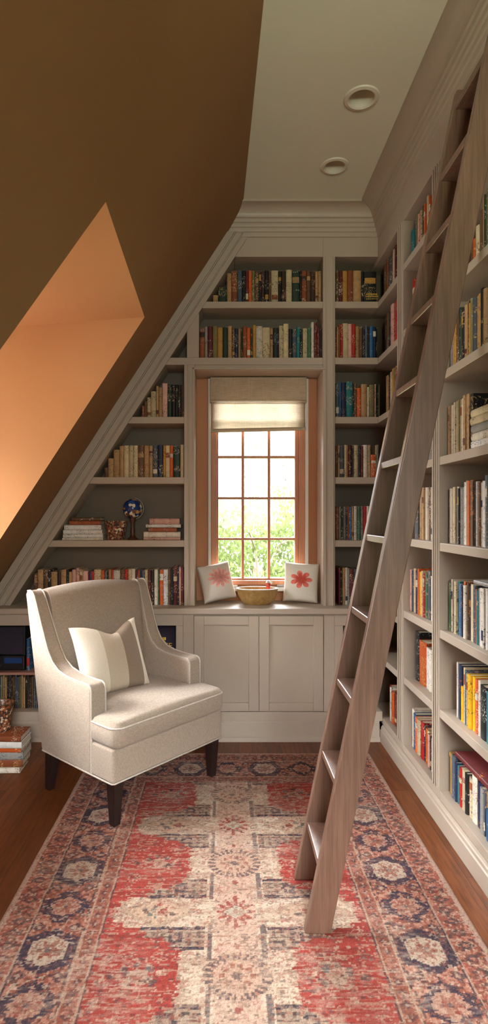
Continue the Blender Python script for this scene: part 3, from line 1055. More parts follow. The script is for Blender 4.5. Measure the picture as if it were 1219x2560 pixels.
place_row('books on the top middle-section shelf', 'on the top shelf of the second right-wall bookcase', 1000, 470, s, RZ[0],
          '180 teal .165; 335 slate; 385 olive; 440 pink; 478 orange; 520 cream; 560 darkgreen; 590 tan; 625 orange; 668 black; 720 cream; 762 orange; 815', wall='right', hdef=0.205)
s = 260 / 1219
place_row('books on the second middle-section shelf', 'on the second shelf of the second right-wall bookcase', 825, 640, s, RZ[1],
          '900 tan .19; 935 green .23; 955 red .25; 985 brown .265; 1015 tan .27; 1045', wall='right')
s = 110 / 542
place_row('books on the fourth middle-section shelf', 'on the fourth shelf of the second right-wall bookcase', 1000, 1060, s, RZ[3],
          '330 grey; 368 white; 403', wall='right', hdef=0.25)
place_row('books on the fifth middle-section shelf', 'on the fifth shelf of the second right-wall bookcase', 1000, 1060, s, RZ[4],
          '165 slate; 205 tan; 240 ivory; 258 tan; 280 ivory; 315 tan; 335 brown; 355 ivory; 385 maroon; 398', wall='right', hdef=0.255)
place_row('books on the sixth middle-section shelf', 'on the sixth shelf of the second right-wall bookcase', 1000, 1060, s, RZ[5],
          '105 pink; 125 slate; 142 cream; 170 navy; 195 orange; 215 yellow; 240 cream; 257 red; 282 green; 310 slate; 345 white .22; 375 white .215; 400', wall='right', hdef=0.232)
s = 170 / 946
place_row('books on the seventh middle-section shelf', 'on the seventh shelf of the second right-wall bookcase', 930, 1500, s, RZ[6],
          '585 black .26; 632 orange .225; 728 white .21; 770 ivory .21; 808 grey .205; 832', wall='right', deep=0.045)
place_row('books on the bottom middle-section shelf', 'on the bottom shelf of the second right-wall bookcase', 930, 1500, s, RZ[7],
          '517 ivory .205; 545 blue .19; 578 orange .185; 608 cream .185; 650 red .19; 688 navy .18; 702 orange .175; 735 cream .175; 762 pink .17; 785 black .165; 802 white .16; 830', wall='right')
s = 109 / 594
place_row('books on the second nearest-section shelf', 'on the second shelf of the nearest right-wall bookcase', 1110, 460, s, RZ[1],
          '330 brown .12; 358 orange .115; 388 cream .155; 440 brown .2; 482 tan .245; 512 darkgreen .24; 535 olive .25; 590 brown .25; 640 tan .25; 690', wall='right')
place_row('books on the third nearest-section shelf', 'on the third shelf of the nearest right-wall bookcase', 1110, 460, s, RZ[2],
          '45 grey; 72 tan; 100 ochre; 132 brown; 165 darkgreen; 188 green; 222 black; 245 tan; 282 brown; 302 ochre; 332 olive; 362 slate; 400 tan; 432 ochre; 472 black; 515 tan; 560 cream; 610 olive; 660', wall='right', hdef=0.245)
s = 139 / 890
place_row('magazines on the fourth nearest-section shelf', 'on the fourth shelf of the nearest right-wall bookcase', 1080, 860, s, RZ[3],
          '238 tan .225; 270 ivory .225; 308 brown .22; 328 cream .23; 352 ivory .232; 388 olive .23; 420 cream .23; 447 ivory .232; 478 tan .24; 515 tan .24; 560 black .235; 608', wall='right', name='magazine', cat='magazine', kind='magazine', paper=True)
s = 159 / 783
place_row('magazines on the fifth nearest-section shelf', 'on the fifth shelf of the nearest right-wall bookcase', 1060, 1180, s, RZ[4],
          '255 tan .245; 285 black .24; 302 ivory .245; 335 cream .25; 362 brown .245; 377 ivory .25; 400 black .242; 415 grey .245; 442 grey .245; 468 white .265; 502 tan .27; 522 orange .268; 548 brown .27; 580 black .262; 602 white .262; 640 brown .26; 668 ivory .255; 700 white .26; 735 slate .28; 762 black .28; 790 grey .28; 830', wall='right', name='magazine', cat='magazine', kind='magazine', paper=True)
place_row('magazines on the sixth nearest-section shelf', 'on the sixth shelf of the nearest right-wall bookcase', 1060, 1180, s, RZ[5],
          '255 ochre; 285 green; 310 ivory; 332 maroon; 356 cream; 385 teal; 402 blue; 430 navy; 450 orange; 472 ivory; 500 brown; 518 black; 542 cream; 575 slate; 600 rust; 622 teal; 642 grey; 662 white; 692 ivory; 722 grey; 747 white; 772 slate; 800 white; 840', wall='right', hdef=0.228, name='magazine', cat='magazine', kind='magazine', paper=True)
s = 239 / 1055
place_row('books on the seventh nearest-section shelf', 'on the seventh shelf of the nearest right-wall bookcase', 980, 1540, s, RZ[6],
          '690 ivory .24; 706 navy .235; 740 yellow .15; 762 cream .235; 786 slate .23; 804 cream .22; 820 yellow .222; 856 yellow .22; 887 orange .218; 920 ivory .22; 947 black .21; 1015 teal .2; 1075 slate .2; 1120', wall='right')
place_row('books on the bottom nearest-section shelf', 'on the bottom shelf of the nearest right-wall bookcase', 980, 1540, s, RZ[7],
          '575 white .185; 600 pink .185; 622 ivory .185; 645 slate .19; 678 navy .17; 697 teal .165; 716 red .165; 750 cream .17; 785 black .17; 812 cream .165; 850 ivory .19; 903 navy .18; 950 grey .178; 985 slate .175; 1003 tan .175; 1022 blue .12; 1075 grey .16; 1130', wall='right')


def flat_stack(x_or_y, data, base, Ysp, group, desc, wall='back'):
    """books lying flat, from the bottom up: (left, right, thickness, colour)"""
    z = base
    n = len(data)
    for i, (a, b, t, key) in enumerate(data):
        w = WORD.get(key, key)
        pos = 'bottom' if i == 0 else 'topmost' if i == n - 1 else ORD[i] + ' from bottom'
        lab = f'{w} book lying flat, {pos} of the stack {desc}' if pos in ('bottom', 'topmost') else f'{w} book lying flat, {pos} in the stack {desc}'
        if wall == 'back':
            loc, rot = (a, Ysp + random.uniform(0, 0.012), z + t / 2 + 0.0004), (0, PI / 2, random.uniform(-0.03, 0.03))
        else:
            loc, rot = (Ysp + random.uniform(0, 0.006), a, z + t / 2 + 0.0004), (0, PI / 2, -PI / 2)
        add_book(t, 0.15, b - a if wall == 'back' else a - b, key, loc, rot, lab, group)
        z += t + 0.0006
    return z


k = 330 / 1219
X = lambda c: xat(140 + c * k, YF + 0.03)
flat_stack(0, [(X(55), X(432), 0.013, 'ivory'), (X(62), X(430), 0.024, 'white'), (X(64), X(425), 0.027, 'white'), (X(72), X(414), 0.031, 'white'), (X(120), X(405), 0.026, 'rust'), (X(142), X(400), 0.021, 'brown')],
           SZ[4], YF + 0.03, 'stacked books left of the globe', 'left of the globe')
flat_stack(0, [(X(805), X(1145), 0.017, 'pink'), (X(806), X(1146), 0.034, 'ivory'), (X(850), X(1112), 0.027, 'rust'), (X(826), X(1150), 0.021, 'white'), (X(860), X(1138), 0.037, 'pink')],
           SZ[4], YF + 0.03, 'stacked books right of the globe', 'right of the globe')
# flat pale volumes in the nearest bookcase
Yq0, Yq1 = (XR + 0.02) * F / (1178 - CX), (XR + 0.02) * F / (1232 - CX)
z = RZ[3]
flat_stack(0, [(Yq0, Yq1, 0.031, c) for c in ('white', 'ivory', 'grey', 'cream', 'cream')], RZ[3], XR + 0.012, 'pale volumes lying flat', 'on nearest right bookcase', wall='right')
# dark volumes standing beyond the flat stack
# flat things lying on top of upright rows
Yq0, Yq1 = (XR + 0.04) * F / (1186 - CX), (XR + 0.04) * F / (1240 - CX)
add_book(0.016, 0.15, Yq0 - Yq1, 'grey', (XR + 0.034, Yq0, RZ[5] + 0.2495), (0, PI / 2, -PI / 2), 'grey magazine lying flat on upright magazines in the nearest right bookcase', None, 'magazine', 'magazine')
Yq0, Yq1 = (XR + 0.05) * F / (1144 - CX), (XR + 0.05) * F / (1236 - CX)
add_book(0.022, 0.14, Yq0 - Yq1, 'maroon', (XR + 0.036, Yq0, 0.145 + 0.2035), (0, PI / 2, -PI / 2), 'maroon book lying flat across books on the bottom nearest shelf', None)
# wooden box at the start of the bottom shelf
t = empty('wooden_box', 'tan wooden box standing at the left end of the bottom nearest shelf', 'box', (XR + 0.13, 2.558, 0.1456))
obj('body', bx(-0.09, 0.09, -0.017, 0.017, 0, 0.165), M['basket'], t, bevel=0.003)
obj('lid', bx(-0.093, 0.093, -0.020, 0.020, 0.1655, 0.185), M['basket'], t, bevel=0.003)

# gold marks on the thick black volume right of the window
bk = [o for o in bpy.data.objects if o.get('label') == 'right one of two black books on the top shelf right of the window' or o.get('label', '').startswith('right one of two black books on the top shelf right')]
if bk:
    bm = bmesh.new()
    for r in range(3):
        xx = -0.026
        while xx < 0.046:
            ww = random.uniform(0.002, 0.006)
            box(bm, xx, xx + ww, -0.0012, 0.0005, 0.052 - r * 0.014, 0.052 - r * 0.014 + (0.009 if r < 2 else 0.005))
            xx += ww + random.uniform(0.0015, 0.003)
    gl = obj('spine_lettering', bm, M['gold'], bk[0])
    gl['label'] = 'yellow lettering'

# ------------------------------------------------------------------ shelf ornaments
t = empty('globe', 'small blue and cream globe on a dark wooden stand', 'globe', (-0.600, 3.735, SZ[4] + 0.0005))
obj('stand', lathe([(0, 0), (0.032, 0), (0.034, 0.008), (0.020, 0.016), (0.012, 0.035), (0.016, 0.055), (0.011, 0.08), (0.013, 0.11), (0.020, 0.128), (0.022, 0.140), (0, 0.141)], 28), M['postwood'], t, smooth=50)
bm = bmesh.new()
bmesh.ops.create_uvsphere(bm, u_segments=40, v_segments=24, radius=0.064)
bmesh.ops.translate(bm, verts=bm.verts, vec=(0, 0, 0.203))
obj('sphere', bm, M['globe'], t, smooth=180)
bm = tube([(0.071 * math.cos(a), 0, 0.203 + 0.071 * math.sin(a)) for a in np.linspace(-1.4, 1.4, 24)], 0.003, 8)
obj('meridian', bm, M['metal'], t, smooth=60)


def pot(name, label, loc, r0, r1, h):
    p = obj(name, lathe([(0, 0), (r0, 0), (r0 + (r1 - r0) * 0.5, h * 0.5), (r1, h - 0.004), (r1 + 0.003, h), (r1 - 0.005, h), (r1 - 0.009, h - 0.01), (r0 - 0.006, 0.012), (0, 0.012)], 40), M['mosaic'], smooth=40)
    p.location = loc
    return tag(p, label, 'pot')


pot('mosaic_pot', 'small brown mosaic pot between book stacks, left of the globe', (-0.706, 3.715, SZ[4] + 0.0005), 0.052, 0.072, 0.122)

# ------------------------------------------------------------------ contents of the open cabinet
t = empty('stereo_receiver', 'black stereo receiver with blue display on the cabinet shelf', 'stereo', (-1.36, 3.66, 0.4205))
obj('case', bx(-0.095, 0.105, -0.09, 0.12, 0.008, 0.095), M['black'], t, bevel=0.004)
obj('display', bx(-0.02, 0.09, -0.0925, -0.0895, 0.05, 0.085), plain('blue_display', srgb(34, 64, 120), 0.15), t)
for x in (-0.07, -0.045):
    bm = lathe([(0, 0), (0.009, 0), (0.008, 0.012), (0, 0.012)], 20)
    bmesh.ops.rotate(bm, verts=bm.verts, cent=(0, 0, 0), matrix=Matrix.Rotation(PI / 2, 3, 'X'))
    bmesh.ops.translate(bm, verts=bm.verts, vec=(x, -0.09, 0.035))
    obj('knob', bm, M['metal'], t, smooth=40)
for x in (-0.08, 0.09):
    obj('foot', bx(x - 0.012, x + 0.012, -0.07, 0.1, 0, 0.008), M['black'], t)
t = empty('speaker', 'dark fabric fronted speaker standing on the stereo receiver', 'speaker', (-1.355, 3.66, 0.516))
obj('case', bx(-0.10, 0.10, -0.07, 0.12, 0, 0.185), M['black'], t, bevel=0.004)
obj('grille', bx(-0.092, 0.092, -0.076, -0.069, 0.008, 0.177), fabric('grille_cloth', srgb(52, 46, 56)), t, bevel=0.003)
o = add_book(0.02, 0.15, 0.20, 'blue', (-1.235, 3.585, 0.5165), (0, 0, 0), 'blue and red book standing beside the dark speaker', None, band=('red', 0.15, 0.4))
o.location = (-1.236, 3.585, 0.4206)
nrec = 22
for i in range(nrec):
    x = -1.45 + i * 0.0128
    key = ['darkbrown', 'black', 'tan', 'olive', 'slate', 'brown'][(i * 5 + i // 3) % 6]
    bm = bx(-0.0045, 0.0045, 0, 0.2, 0, 0.195 + 0.012 * ((i * 7) % 3) / 2)
    r = obj('record_sleeve', bm, COVER[key], bevel=0.0008)
    r.location = (x, YC + 0.05, 0.1846)
    tag(r, 'thin record sleeve in the tight row below the stereo shelf', 'record', 'record sleeves in the low cabinet')

t = empty('box', 'dark blue box with gold lettering in the low cabinet beside the armchair', 'box', (-0.415, 3.60, 0.1846))
obj('body', bx(-0.115, 0.108, 0, 0.19, 0, 0.515), fabric('dark_box_cloth', srgb(44, 38, 48), bump=0.1), t, bevel=0.004)


def text(parent, s, size, loc, mat, sx=1.0):
    cu = bpy.data.curves.new('lettering', 'FONT')
    cu.body, cu.size, cu.align_x, cu.extrude = s, size, 'CENTER', 0.0006
    o = bpy.data.objects.new('lettering', cu)
    C.objects.link(o)
    o.parent = parent
    o.location, o.rotation_euler, o.scale = loc, (PI / 2, 0, 0), (sx, 1, 1)
    bpy.context.view_layer.update()
    me = bpy.data.meshes.new_from_object(o.evaluated_get(bpy.context.evaluated_depsgraph_get()))
    m_ = bpy.data.objects.new('lettering', me)
    C.objects.link(m_)
    m_.parent = parent
    m_.location, m_.rotation_euler, m_.scale = loc, (PI / 2, 0, 0), (sx, 1, 1)
    bpy.data.objects.remove(o)
    me.materials.clear()
    me.materials.append(mat)
    m_['label'] = 'gold lettering'
    return m_


text(t, 'QUOTE', 0.046, (0.0, -0.001, 0.375), M['gold'], 1.1)
bm = bmesh.new()
for zz, hh, xa, xb2 in ((0.425, 0.018, -0.07, 0.045), (0.46, 0.008, -0.075, -0.03), (0.352, 0.008, -0.06, 0.045), (0.315, 0.010, -0.02, 0.08)):
    xx = xa
    while xx < xb2:
        ww = random.uniform(0.003, 0.009)
        box(bm, xx, xx + ww, -0.001, 0.0005, zz, zz + hh)
        xx += ww + 0.003
gl = obj('small_lettering', bm, M['gold'], t)
gl['label'] = 'rows of small gold lettering'

# ------------------------------------------------------------------ floor stack at the left edge
z = flat_stack(0, [(-1.35, -1.108, 0.030, 'ivory'), (-1.34, -1.095, 0.042, 'rust'), (-1.335, -1.088, 0.040, 'grey'), (-1.33, -1.10, 0.026, 'orange'), (-1.345, -1.092, 0.034, 'white'), (-1.34, -1.098, 0.030, 'rust')],
               0.0, 3.07, 'books stacked on the floor', 'on the floor')
pot('mosaic_pot', 'brown mosaic pot standing on the floor stack of books', (-1.236, 3.17, z + 0.0008), 0.045, 0.062, 0.15)

# ------------------------------------------------------------------ cushions
def cushion_bm(w, h, t, n=26, pinch=0.055, dip=0.0):
    bm = bmesh.new()
    G = {}
    for side in (-1, 1):
        for i in range(n + 1):
            for j in range(n + 1):
                u, v = -1 + 2 * i / n, -1 + 2 * j / n
                edge = i in (0, n) or j in (0, n)
                if edge and side == 1:
                    G[1, i, j] = G[-1, i, j]
                    continue
                x = w / 2 * u * (1 - pinch * (1 - v * v))
                z = h / 2 * v * (1 - pinch * (1 - u * u))
                if v > 0 and dip:
                    z -= dip * math.exp(-(u * 2.3 - 0.35) ** 2) * v ** 2
                f = max(0.0, (1 - u ** 2) * (1 - v ** 2)) ** 0.42
                wr = 0.03 * math.sin(5 * u + 3 * v) * (abs(u * v)) * f
                y = side * t / 2 * (f + wr)
                G[side, i, j] = bm.verts.new((x, y, z))
    for side in (-1, 1):
        for i in range(n):
            for j in range(n):
                q = [G[side, i, j], G[side, i + 1, j], G[side, i + 1, j + 1], G[side, i, j + 1]]
                if len(set(q)) == 4:
                    bm.faces.new(q if side == -1 else q[::-1])
    return bm


def settle(o, zfloor):
    bpy.context.view_layer.update()
    mz = min((o.matrix_world @ v.co).z for v in o.data.vertices)
    o.location.z += zfloor - mz


def flower_mat(name, petal, ground, cx, cz, R, npet, ph=0.0):
    """white linen printed with one many-petalled bloom"""
    m, nt, b, o = new_mat(name)
    tc = N(nt, 'ShaderNodeTexCoord')
    sep = N(nt, 'ShaderNodeSeparateXYZ')
    link(nt, tc.outputs['Object'], sep.inputs[0])

    def mth(op, a, bb=None, c=None):
        n = N(nt, 'ShaderNodeMath', operation=op)
        for i, vv in enumerate((a, bb, c)):
            if vv is None:
                continue
            if isinstance(vv, (int, float)):
                n.inputs[i].default_value = vv
            else:
                link(nt, vv, n.inputs[i])
        return n.outputs[0]
    x = mth('SUBTRACT', sep.outputs['X'], cx)
    z = mth('MULTIPLY', mth('SUBTRACT', sep.outputs['Z'], cz), 1.25)
    r = mth('SQRT', mth('ADD', mth('MULTIPLY', x, x), mth('MULTIPLY', z, z)))
    th = mth('ADD', mth('ARCTAN2', z, x), ph)
    lob = mth('ABSOLUTE', mth('COSINE', mth('MULTIPLY', th, npet / 2)))
    rad = mth('MULTIPLY', mth('POWER', lob, 0.45), R)
    rad = mth('ADD', mth('MULTIPLY', rad, 0.75), R * 0.25)
    ins = mth('LESS_THAN', r, rad)
    front = mth('LESS_THAN', sep.outputs['Y'], 0.0)
    ins = mth('MULTIPLY', ins, front)
    tone = mth('DIVIDE', r, R)
    n = noise(nt, coords(nt), 60.0, 4)
    tone2 = mth('ADD', mth('MULTIPLY', tone, 0.5), mth('MULTIPLY', n.outputs['Fac'], 0.6))
    pc = ramp(nt, tone2, [(0.25, mul(petal, 0.7)), (0.5, petal), (0.8, tuple(min(1, a * 1.4 + 0.12) for a in petal[:3]) + (1.0,))])
    w = noise(nt, coords(nt, (1, 1, 4)), 160.0, 3)
    gc = ramp(nt, w.outputs['Fac'], [(0.3, mul(ground, 0.86)), (0.65, ground)])
    mm = N(nt, 'ShaderNodeMix', data_type='RGBA')
    link(nt, ins, mm.inputs[0])
    link(nt, gc, mm.inputs[6])
    link(nt, pc, mm.inputs[7])
    link(nt, mm.outputs[2], b.inputs['Base Color'])
    b.inputs['Roughness'].default_value = 0.95
    b.inputs['Specular IOR Level'].default_value = 0.1
    return m


p = obj('throw_pillow', cushion_bm(0.225, 0.25, 0.105), flower_mat('pink_flower_print', srgb(204, 142, 134), srgb(232, 226, 216), 0.016, 0.022, 0.082, 11, 0.3), smooth=180)
p.location, p.rotation_euler = (-0.050, 3.735, 1.0), (math.radians(-16), math.radians(-9), math.radians(18))
settle(p, CT + 0.0005)
tag(p, 'white pillow with pale pink flower at the left end of the window seat', 'pillow')
p = obj('throw_pillow', cushion_bm(0.228, 0.262, 0.105), flower_mat('coral_flower_print', srgb(196, 88, 74), srgb(232, 228, 216), 0.0, 0.015, 0.072, 7, 0.9), smooth=180)
p.location, p.rotation_euler = (0.504, 3.735, 1.0), (math.radians(-12), math.radians(3), math.radians(-8))
settle(p, CT + 0.0005)
tag(p, 'white pillow with coral red flower at the right end of the window seat', 'pillow')

# bowl
t = empty('bowl', 'wide golden brown wooden bowl between the two flower pillows', 'bowl', (0.214, 3.685, CT + 0.0005))
prof_b = [(0, 0), (0.082, 0), (0.105, 0.022), (0.124, 0.060), (0.133, 0.096), (0.136, 0.101), (0.131, 0.103), (0.126, 0.098), (0.117, 0.060), (0.095, 0.026), (0.06, 0.014), (0, 0.012)]
obj('shell', lathe(prof_b, 56, sy=0.62), M['basket'], t, smooth=50)
obj('rim', tube([(0.134 * math.cos(a), 0.083 * math.sin(a), 0.1015) for a in np.linspace(0, 2 * PI, 56, endpoint=False)], 0.0035, 8, True), M['white'], t, smooth=60)['label'] = 'pale rim'
t = empty('ornament', 'small red and white ornament propped in the bowl', 'ornament', (0.285, 3.685, CT + 0.020))
obj('body', lathe([(0, 0.0), (0.02, 0.004), (0.028, 0.03), (0.022, 0.06), (0.012, 0.085), (0.016, 0.105), (0.012, 0.122), (0, 0.128)], 24), M['red'], t, smooth=60)
obj('cap', lathe([(0.0125, 0.118), (0.017, 0.120), (0.010, 0.132), (0, 0.136)], 24), M['white'], t, smooth=60)
o = add_book(0.012, 0.05, 0.11, 'ivory', (-0.02, 3.795, 0.9245), (0, PI / 2, 0), 'thin pale booklet lying on the window sill left of the bowl', None, 'booklet', 'booklet', paper=True)
o = add_book(0.014, 0.05, 0.10, 'grey', (0.355, 3.795, 0.9255), (0, PI / 2, 0), 'thin grey booklet lying on the window sill right of the bowl', None, 'booklet', 'booklet', paper=True)

# ------------------------------------------------------------------ armchair
CH_LOC, CH_ROT = (-0.487, 2.985, 0.0), math.radians(48.8)
ch = empty('armchair', 'beige linen wingback armchair with dark tapered legs on the rug', 'armchair', CH_LOC, (0, 0, CH_ROT))
LEG = 0.21
for sx, sy in ((-1, -1), (1, -1), (-1, 1), (1, 1)):
    x, y = 0.322 * sx, (-0.275 if sy < 0 else 0.225)
    bm = bmesh.new()
    dy = 0.0 if sy < 0 else 0.03
    lo = [bm.verts.new((x + 0.018 * a, y + dy + 0.018 * b, 0.0066 if (sx, sy) in ((-1, -1), (1, -1)) else 0.0005)) for a, b in ((-1, -1), (1, -1), (1, 1), (-1, 1))]
    hi = [bm.verts.new((x + 0.029 * a, y + 0.029 * b, LEG + 0.004)) for a, b in ((-1, -1), (1, -1), (1, 1), (-1, 1))]
    bm.faces.new(lo[::-1])
    bm.faces.new(hi)
    for i in range(4):
        bm.faces.new((lo[i], lo[(i + 1) % 4], hi[(i + 1) % 4], hi[i]))
    obj('leg', bm, M['leg'], ch, bevel=0.003)
# seat base
def rounded(pts, r, n=5):
    out = []
    m = len(pts)
    for i in range(m):
        p0, p1, p2 = Vector(pts[i - 1]), Vector(pts[i]), Vector(pts[(i + 1) % m])
        rr = min(r, (p0 - p1).length / 2.2, (p2 - p1).length / 2.2)
        a, b = p1 + (p0 - p1).normalized() * rr, p1 + (p2 - p1).normalized() * rr
        for k in range(n + 1):
            t_ = k / n
            out.append(tuple(a * (1 - t_) ** 2 + p1 * 2 * t_ * (1 - t_) + b * t_ * t_))
    return out


base_out = rounded([(-0.362, -0.315), (0.362, -0.315), (0.362, -0.145), (0.30, -0.145), (0.30, 0.26), (-0.30, 0.26), (-0.30, -0.145), (-0.362, -0.145)], 0.018)
obj('seat_base', prism(base_out, LEG, 0.36, 'z'), M['linen'], ch, bevel=0.012, seg=4)
# arms with wings: side profile (y, z)
side = [(-0.150, LEG), (-0.150, 0.592), (-0.143, 0.608), (-0.126, 0.616), (-0.08, 0.616), (-0.02, 0.618), (0.05, 0.624), (0.115, 0.639), (0.168, 0.672), (0.204, 0.722),
        (0.232, 0.785), (0.257, 0.845), (0.280, 0.902), (0.301, 0.955), (0.316, 0.990), (0.332, 1.006), (0.355, 1.012), (0.382, 1.008), (0.396, 0.990), (0.340, 0.62), (0.265, LEG)]
for sx in (-1, 1):
    bm = bmesh.new()
    xo = []
    rows = []
    # the arm is .085 thick, the wing thins towards the top and flares a little
    def xx(y, z, inner):
        k_ = min(1, max(0, (z - 0.62) / 0.38))
        th_ = 0.088 - 0.022 * k_
        out = 0.365 + 0.014 * k_
        return sx * (out - (th_ if inner else 0))
    A = [bm.verts.new((xx(y, z, False), y, z)) for y, z in side]
    B = [bm.verts.new((xx(y, z, True), y, z)) for y, z in side]
    bm.faces.new(A)
    bm.faces.new(B[::-1])
    for i in range(len(side)):
        j = (i + 1) % len(side)
        bm.faces.new((A[i], A[j], B[j], B[i]))
    a = obj('arm_wing', bm, M['linen'], ch, bevel=0.014, seg=4)
    for inner, off in ((False, 0.004), (True, -0.004)):
        pts = [(xx(y, z, inner) - (sx * off), y - 0.003, z) for y, z in side[0:18]]
        obj('piping', tube(pts, 0.0042, 8), M['piping'], a, smooth=60)
# backrest
bm = bmesh.new()
nx, nz = 20, 20
front, back = [], []
for kz in range(nz + 1):
    v = kz / nz
    fr_, bk_ = [], []
    for i in range(nx + 1):
        u = -1 + 2 * i / nx
        ztop = 1.012 + 0.022 * (1 - u * u)
        z = LEG + (ztop - LEG) * v
        ybk = 0.262 + 0.136 * (z - 0.2) / 0.8
        yfr = ybk - 0.105
        puff = 0.035 * (1 - u ** 4) * math.sin(min(1, max(0, (v - 0.25) / 0.75)) * PI) ** 0.5 if v > 0.25 else 0
        top = max(0, (v - 0.93) / 0.07)
        r_ = 0.02 * top ** 2
        fr_.append(bm.verts.new((0.296 * u, yfr - puff + r_ * 1.2, z - (0.006 * top))))
        bk_.append(bm.verts.new((0.296 * u, ybk - r_, z - 0.006 * top)))
    front.append(fr_)
    back.append(bk_)
for kz in range(nz):
    for i in range(nx):
        bm.faces.new((front[kz][i], front[kz][i + 1], front[kz + 1][i + 1], front[kz + 1][i]))
        bm.faces.new((back[kz][i + 1], back[kz][i], back[kz + 1][i], back[kz + 1][i + 1]))
    for i in (0, nx):
        bm.faces.new((front[kz][i], front[kz + 1][i], back[kz + 1][i], back[kz][i]))
for i in range(nx):
    bm.faces.new((front[nz][i], front[nz][i + 1], back[nz][i + 1], back[nz][i]))
    bm.faces.new((front[0][i + 1], front[0][i], back[0][i], back[0][i + 1]))
obj('backrest', bm, M['linen'], ch, smooth=70)
# T-shaped seat cushion with rounded edges
cs = 0.0122
def inT(x, y):
    return (abs(x) <= 0.366 and -0.338 <= y <= -0.156) or (abs(x) <= 0.273 and -0.338 <= y <= 0.19)


nxg, nyg = 60, 44
xs_ = np.linspace(-0.366, 0.366, nxg + 1)
ys_ = np.linspace(-0.338, 0.19, nyg + 1)


def edge_d(x, y):
    d = min(y + 0.338, 0.19 - y, 0.366 - abs(x))
    if y > -0.156:
        d = min(d, 0.273 - abs(x))
    else:
        if abs(x) > 0.273:
            d = min(d, -0.156 - y)
        else:
            d = min(d, max(0.273 - abs(x), 0) + 0 if False else d)
            d = min(d, math.hypot(0.273 - abs(x), -0.156 - y) + 0.0)
    return max(d, 0)


bm = bmesh.new()
top, bot = {}, {}
def gv(i, j):
    if (i, j) not in top:
        x, y = xs_[i], ys_[j]
        d = edge_d(x, y)
        r_ = 0.03
        q = min(d, r_)
        drop = r_ - math.sqrt(max(0, r_ * r_ - (r_ - q) ** 2))
        crown = 0.030 * (1 - (x / 0.38) ** 2) * (1 - ((y + 0.07) / 0.30) ** 2)
        cx_ = math.copysign(max(0, abs(x) - 0), x)
        # round the two front corners in plan
        fx, fy = x, y
        if abs(x) > 0.316 and y < -0.288:
            dx, dy = abs(x) - 0.316, -0.288 - y
            m_ = max(dx, dy)
            hyp = math.hypot(dx, dy)
            if hyp > 1e-6:
                f_ = m_ / hyp
                fx = math.copysign(0.316 + dx * f_, x)
                fy = -0.288 - dy * f_
        top[i, j] = bm.verts.new((fx, fy, 0.478 + max(crown, -0.004) - drop * 0.8))
        bot[i, j] = bm.verts.new((fx, fy, 0.3605 + drop * 0.7))
    return top[i, j], bot[i, j]


cells = set()
for i in range(nxg):
    for j in range(nyg):
        xc, yc = (xs_[i] + xs_[i + 1]) / 2, (ys_[j] + ys_[j + 1]) / 2
        if inT(xc, yc):
            cells.add((i, j))
for i, j in cells:
    q = [gv(i, j), gv(i + 1, j), gv(i + 1, j + 1), gv(i, j + 1)]
    bm.faces.new([p_[0] for p_ in q])
    bm.faces.new([p_[1] for p_ in q][::-1])
    for di, dj, e0, e1 in ((-1, 0, 0, 3), (1, 0, 1, 2), (0, -1, 0, 1), (0, 1, 3, 2)):
        if (i + di, j + dj) not in cells:
            bm.faces.new((q[e0][0], q[e1][0], q[e1][1], q[e0][1]))
sc = obj('seat_cushion', bm, M['linen'], ch, smooth=60)
pip = [(-0.366, -0.160), (-0.366, -0.30), (-0.352, -0.325), (-0.33, -0.338), (0.33, -0.338), (0.352, -0.325), (0.366, -0.30), (0.366, -0.160)]
path = []
for a, b in zip(pip[:-1], pip[1:]):
    for k_ in range(6):
        f_ = k_ / 6
        path.append((a[0] + (b[0] - a[0]) * f_, a[1] + (b[1] - a[1]) * f_, 0.4555))
path.append(pip[-1] + (0.4555,))
obj('piping', tube(path, 0.0046, 8), M['piping'], sc, smooth=60)
# piping along the bottom edge of the body
obj('piping', tube([(-0.365, 0.255, LEG + 0.002), (-0.366, -0.21, LEG + 0.002), (-0.364, -0.308, LEG + 0.002), (-0.355, -0.316, LEG + 0.002), (0.355, -0.316, LEG + 0.002), (0.364, -0.308, LEG + 0.002), (0.366, -0.21, LEG + 0.002), (0.365, 0.255, LEG + 0.002)], 0.004, 8), M['piping'], ch, smooth=60)

# striped lumbar pillow on the chair
p = obj('throw_pillow', cushion_bm(0.385, 0.375, 0.15, 30, 0.07, 0.06), M['stripe'], smooth=180)
rot = Matrix.Rotation(CH_ROT, 4, 'Z')
lp = rot @ Vector((-0.085, 0.065, 0)) + Vector(CH_LOC)
p.rotation_euler = (Matrix.Rotation(CH_ROT - math.radians(10), 3, 'Z') @ Matrix.Rotation(math.radians(-24), 3, 'X') @ Matrix.Rotation(math.radians(-2), 3, 'Y')).to_euler()
p.location = (lp.x, lp.y, 0.7)
settle(p, 0.484)
tag(p, 'cream pillow with broad taupe stripes resting in the armchair', 'pillow')

# ------------------------------------------------------------------ ladder
LT = 0.2055
LX0, LW = 0.268, 0.087
lad = empty('library_ladder', 'tall brown wooden library ladder leaning on the right bookcases', 'ladder', (0.312, 2.03, 0.0062))


def stile_bm(y0, y1):
    zt = 3.02
    pts = [(LX0, 0.0), (LX0 + LW, 0.0), (LX0 + LW + LT * zt, zt), (LX0 + LT * zt, zt)]
    return prism([(x - 0.312, z) for x, z in pts], y0 - 2.03, y1 - 2.03)


obj('stile', stile_bm(1.893, 1.925), M['ladder'], lad, bevel=0.004, seg=3)
obj('stile', stile_bm(2.171, 2.203), M['ladder'], lad, bevel=0.004, seg=3)
TZ = [0.229 + 0.2745 * k for k in range(11)]
for z in TZ:
    x0 = LX0 + LT * z
    obj('tread', bx(x0 - 0.312 + 0.001, x0 + LW - 0.312 + 0.002, 1.922 - 2.03, 2.174 - 2.03, z - 0.032, z - 0.006), M['ladder'], lad, bevel=0.004, seg=3)

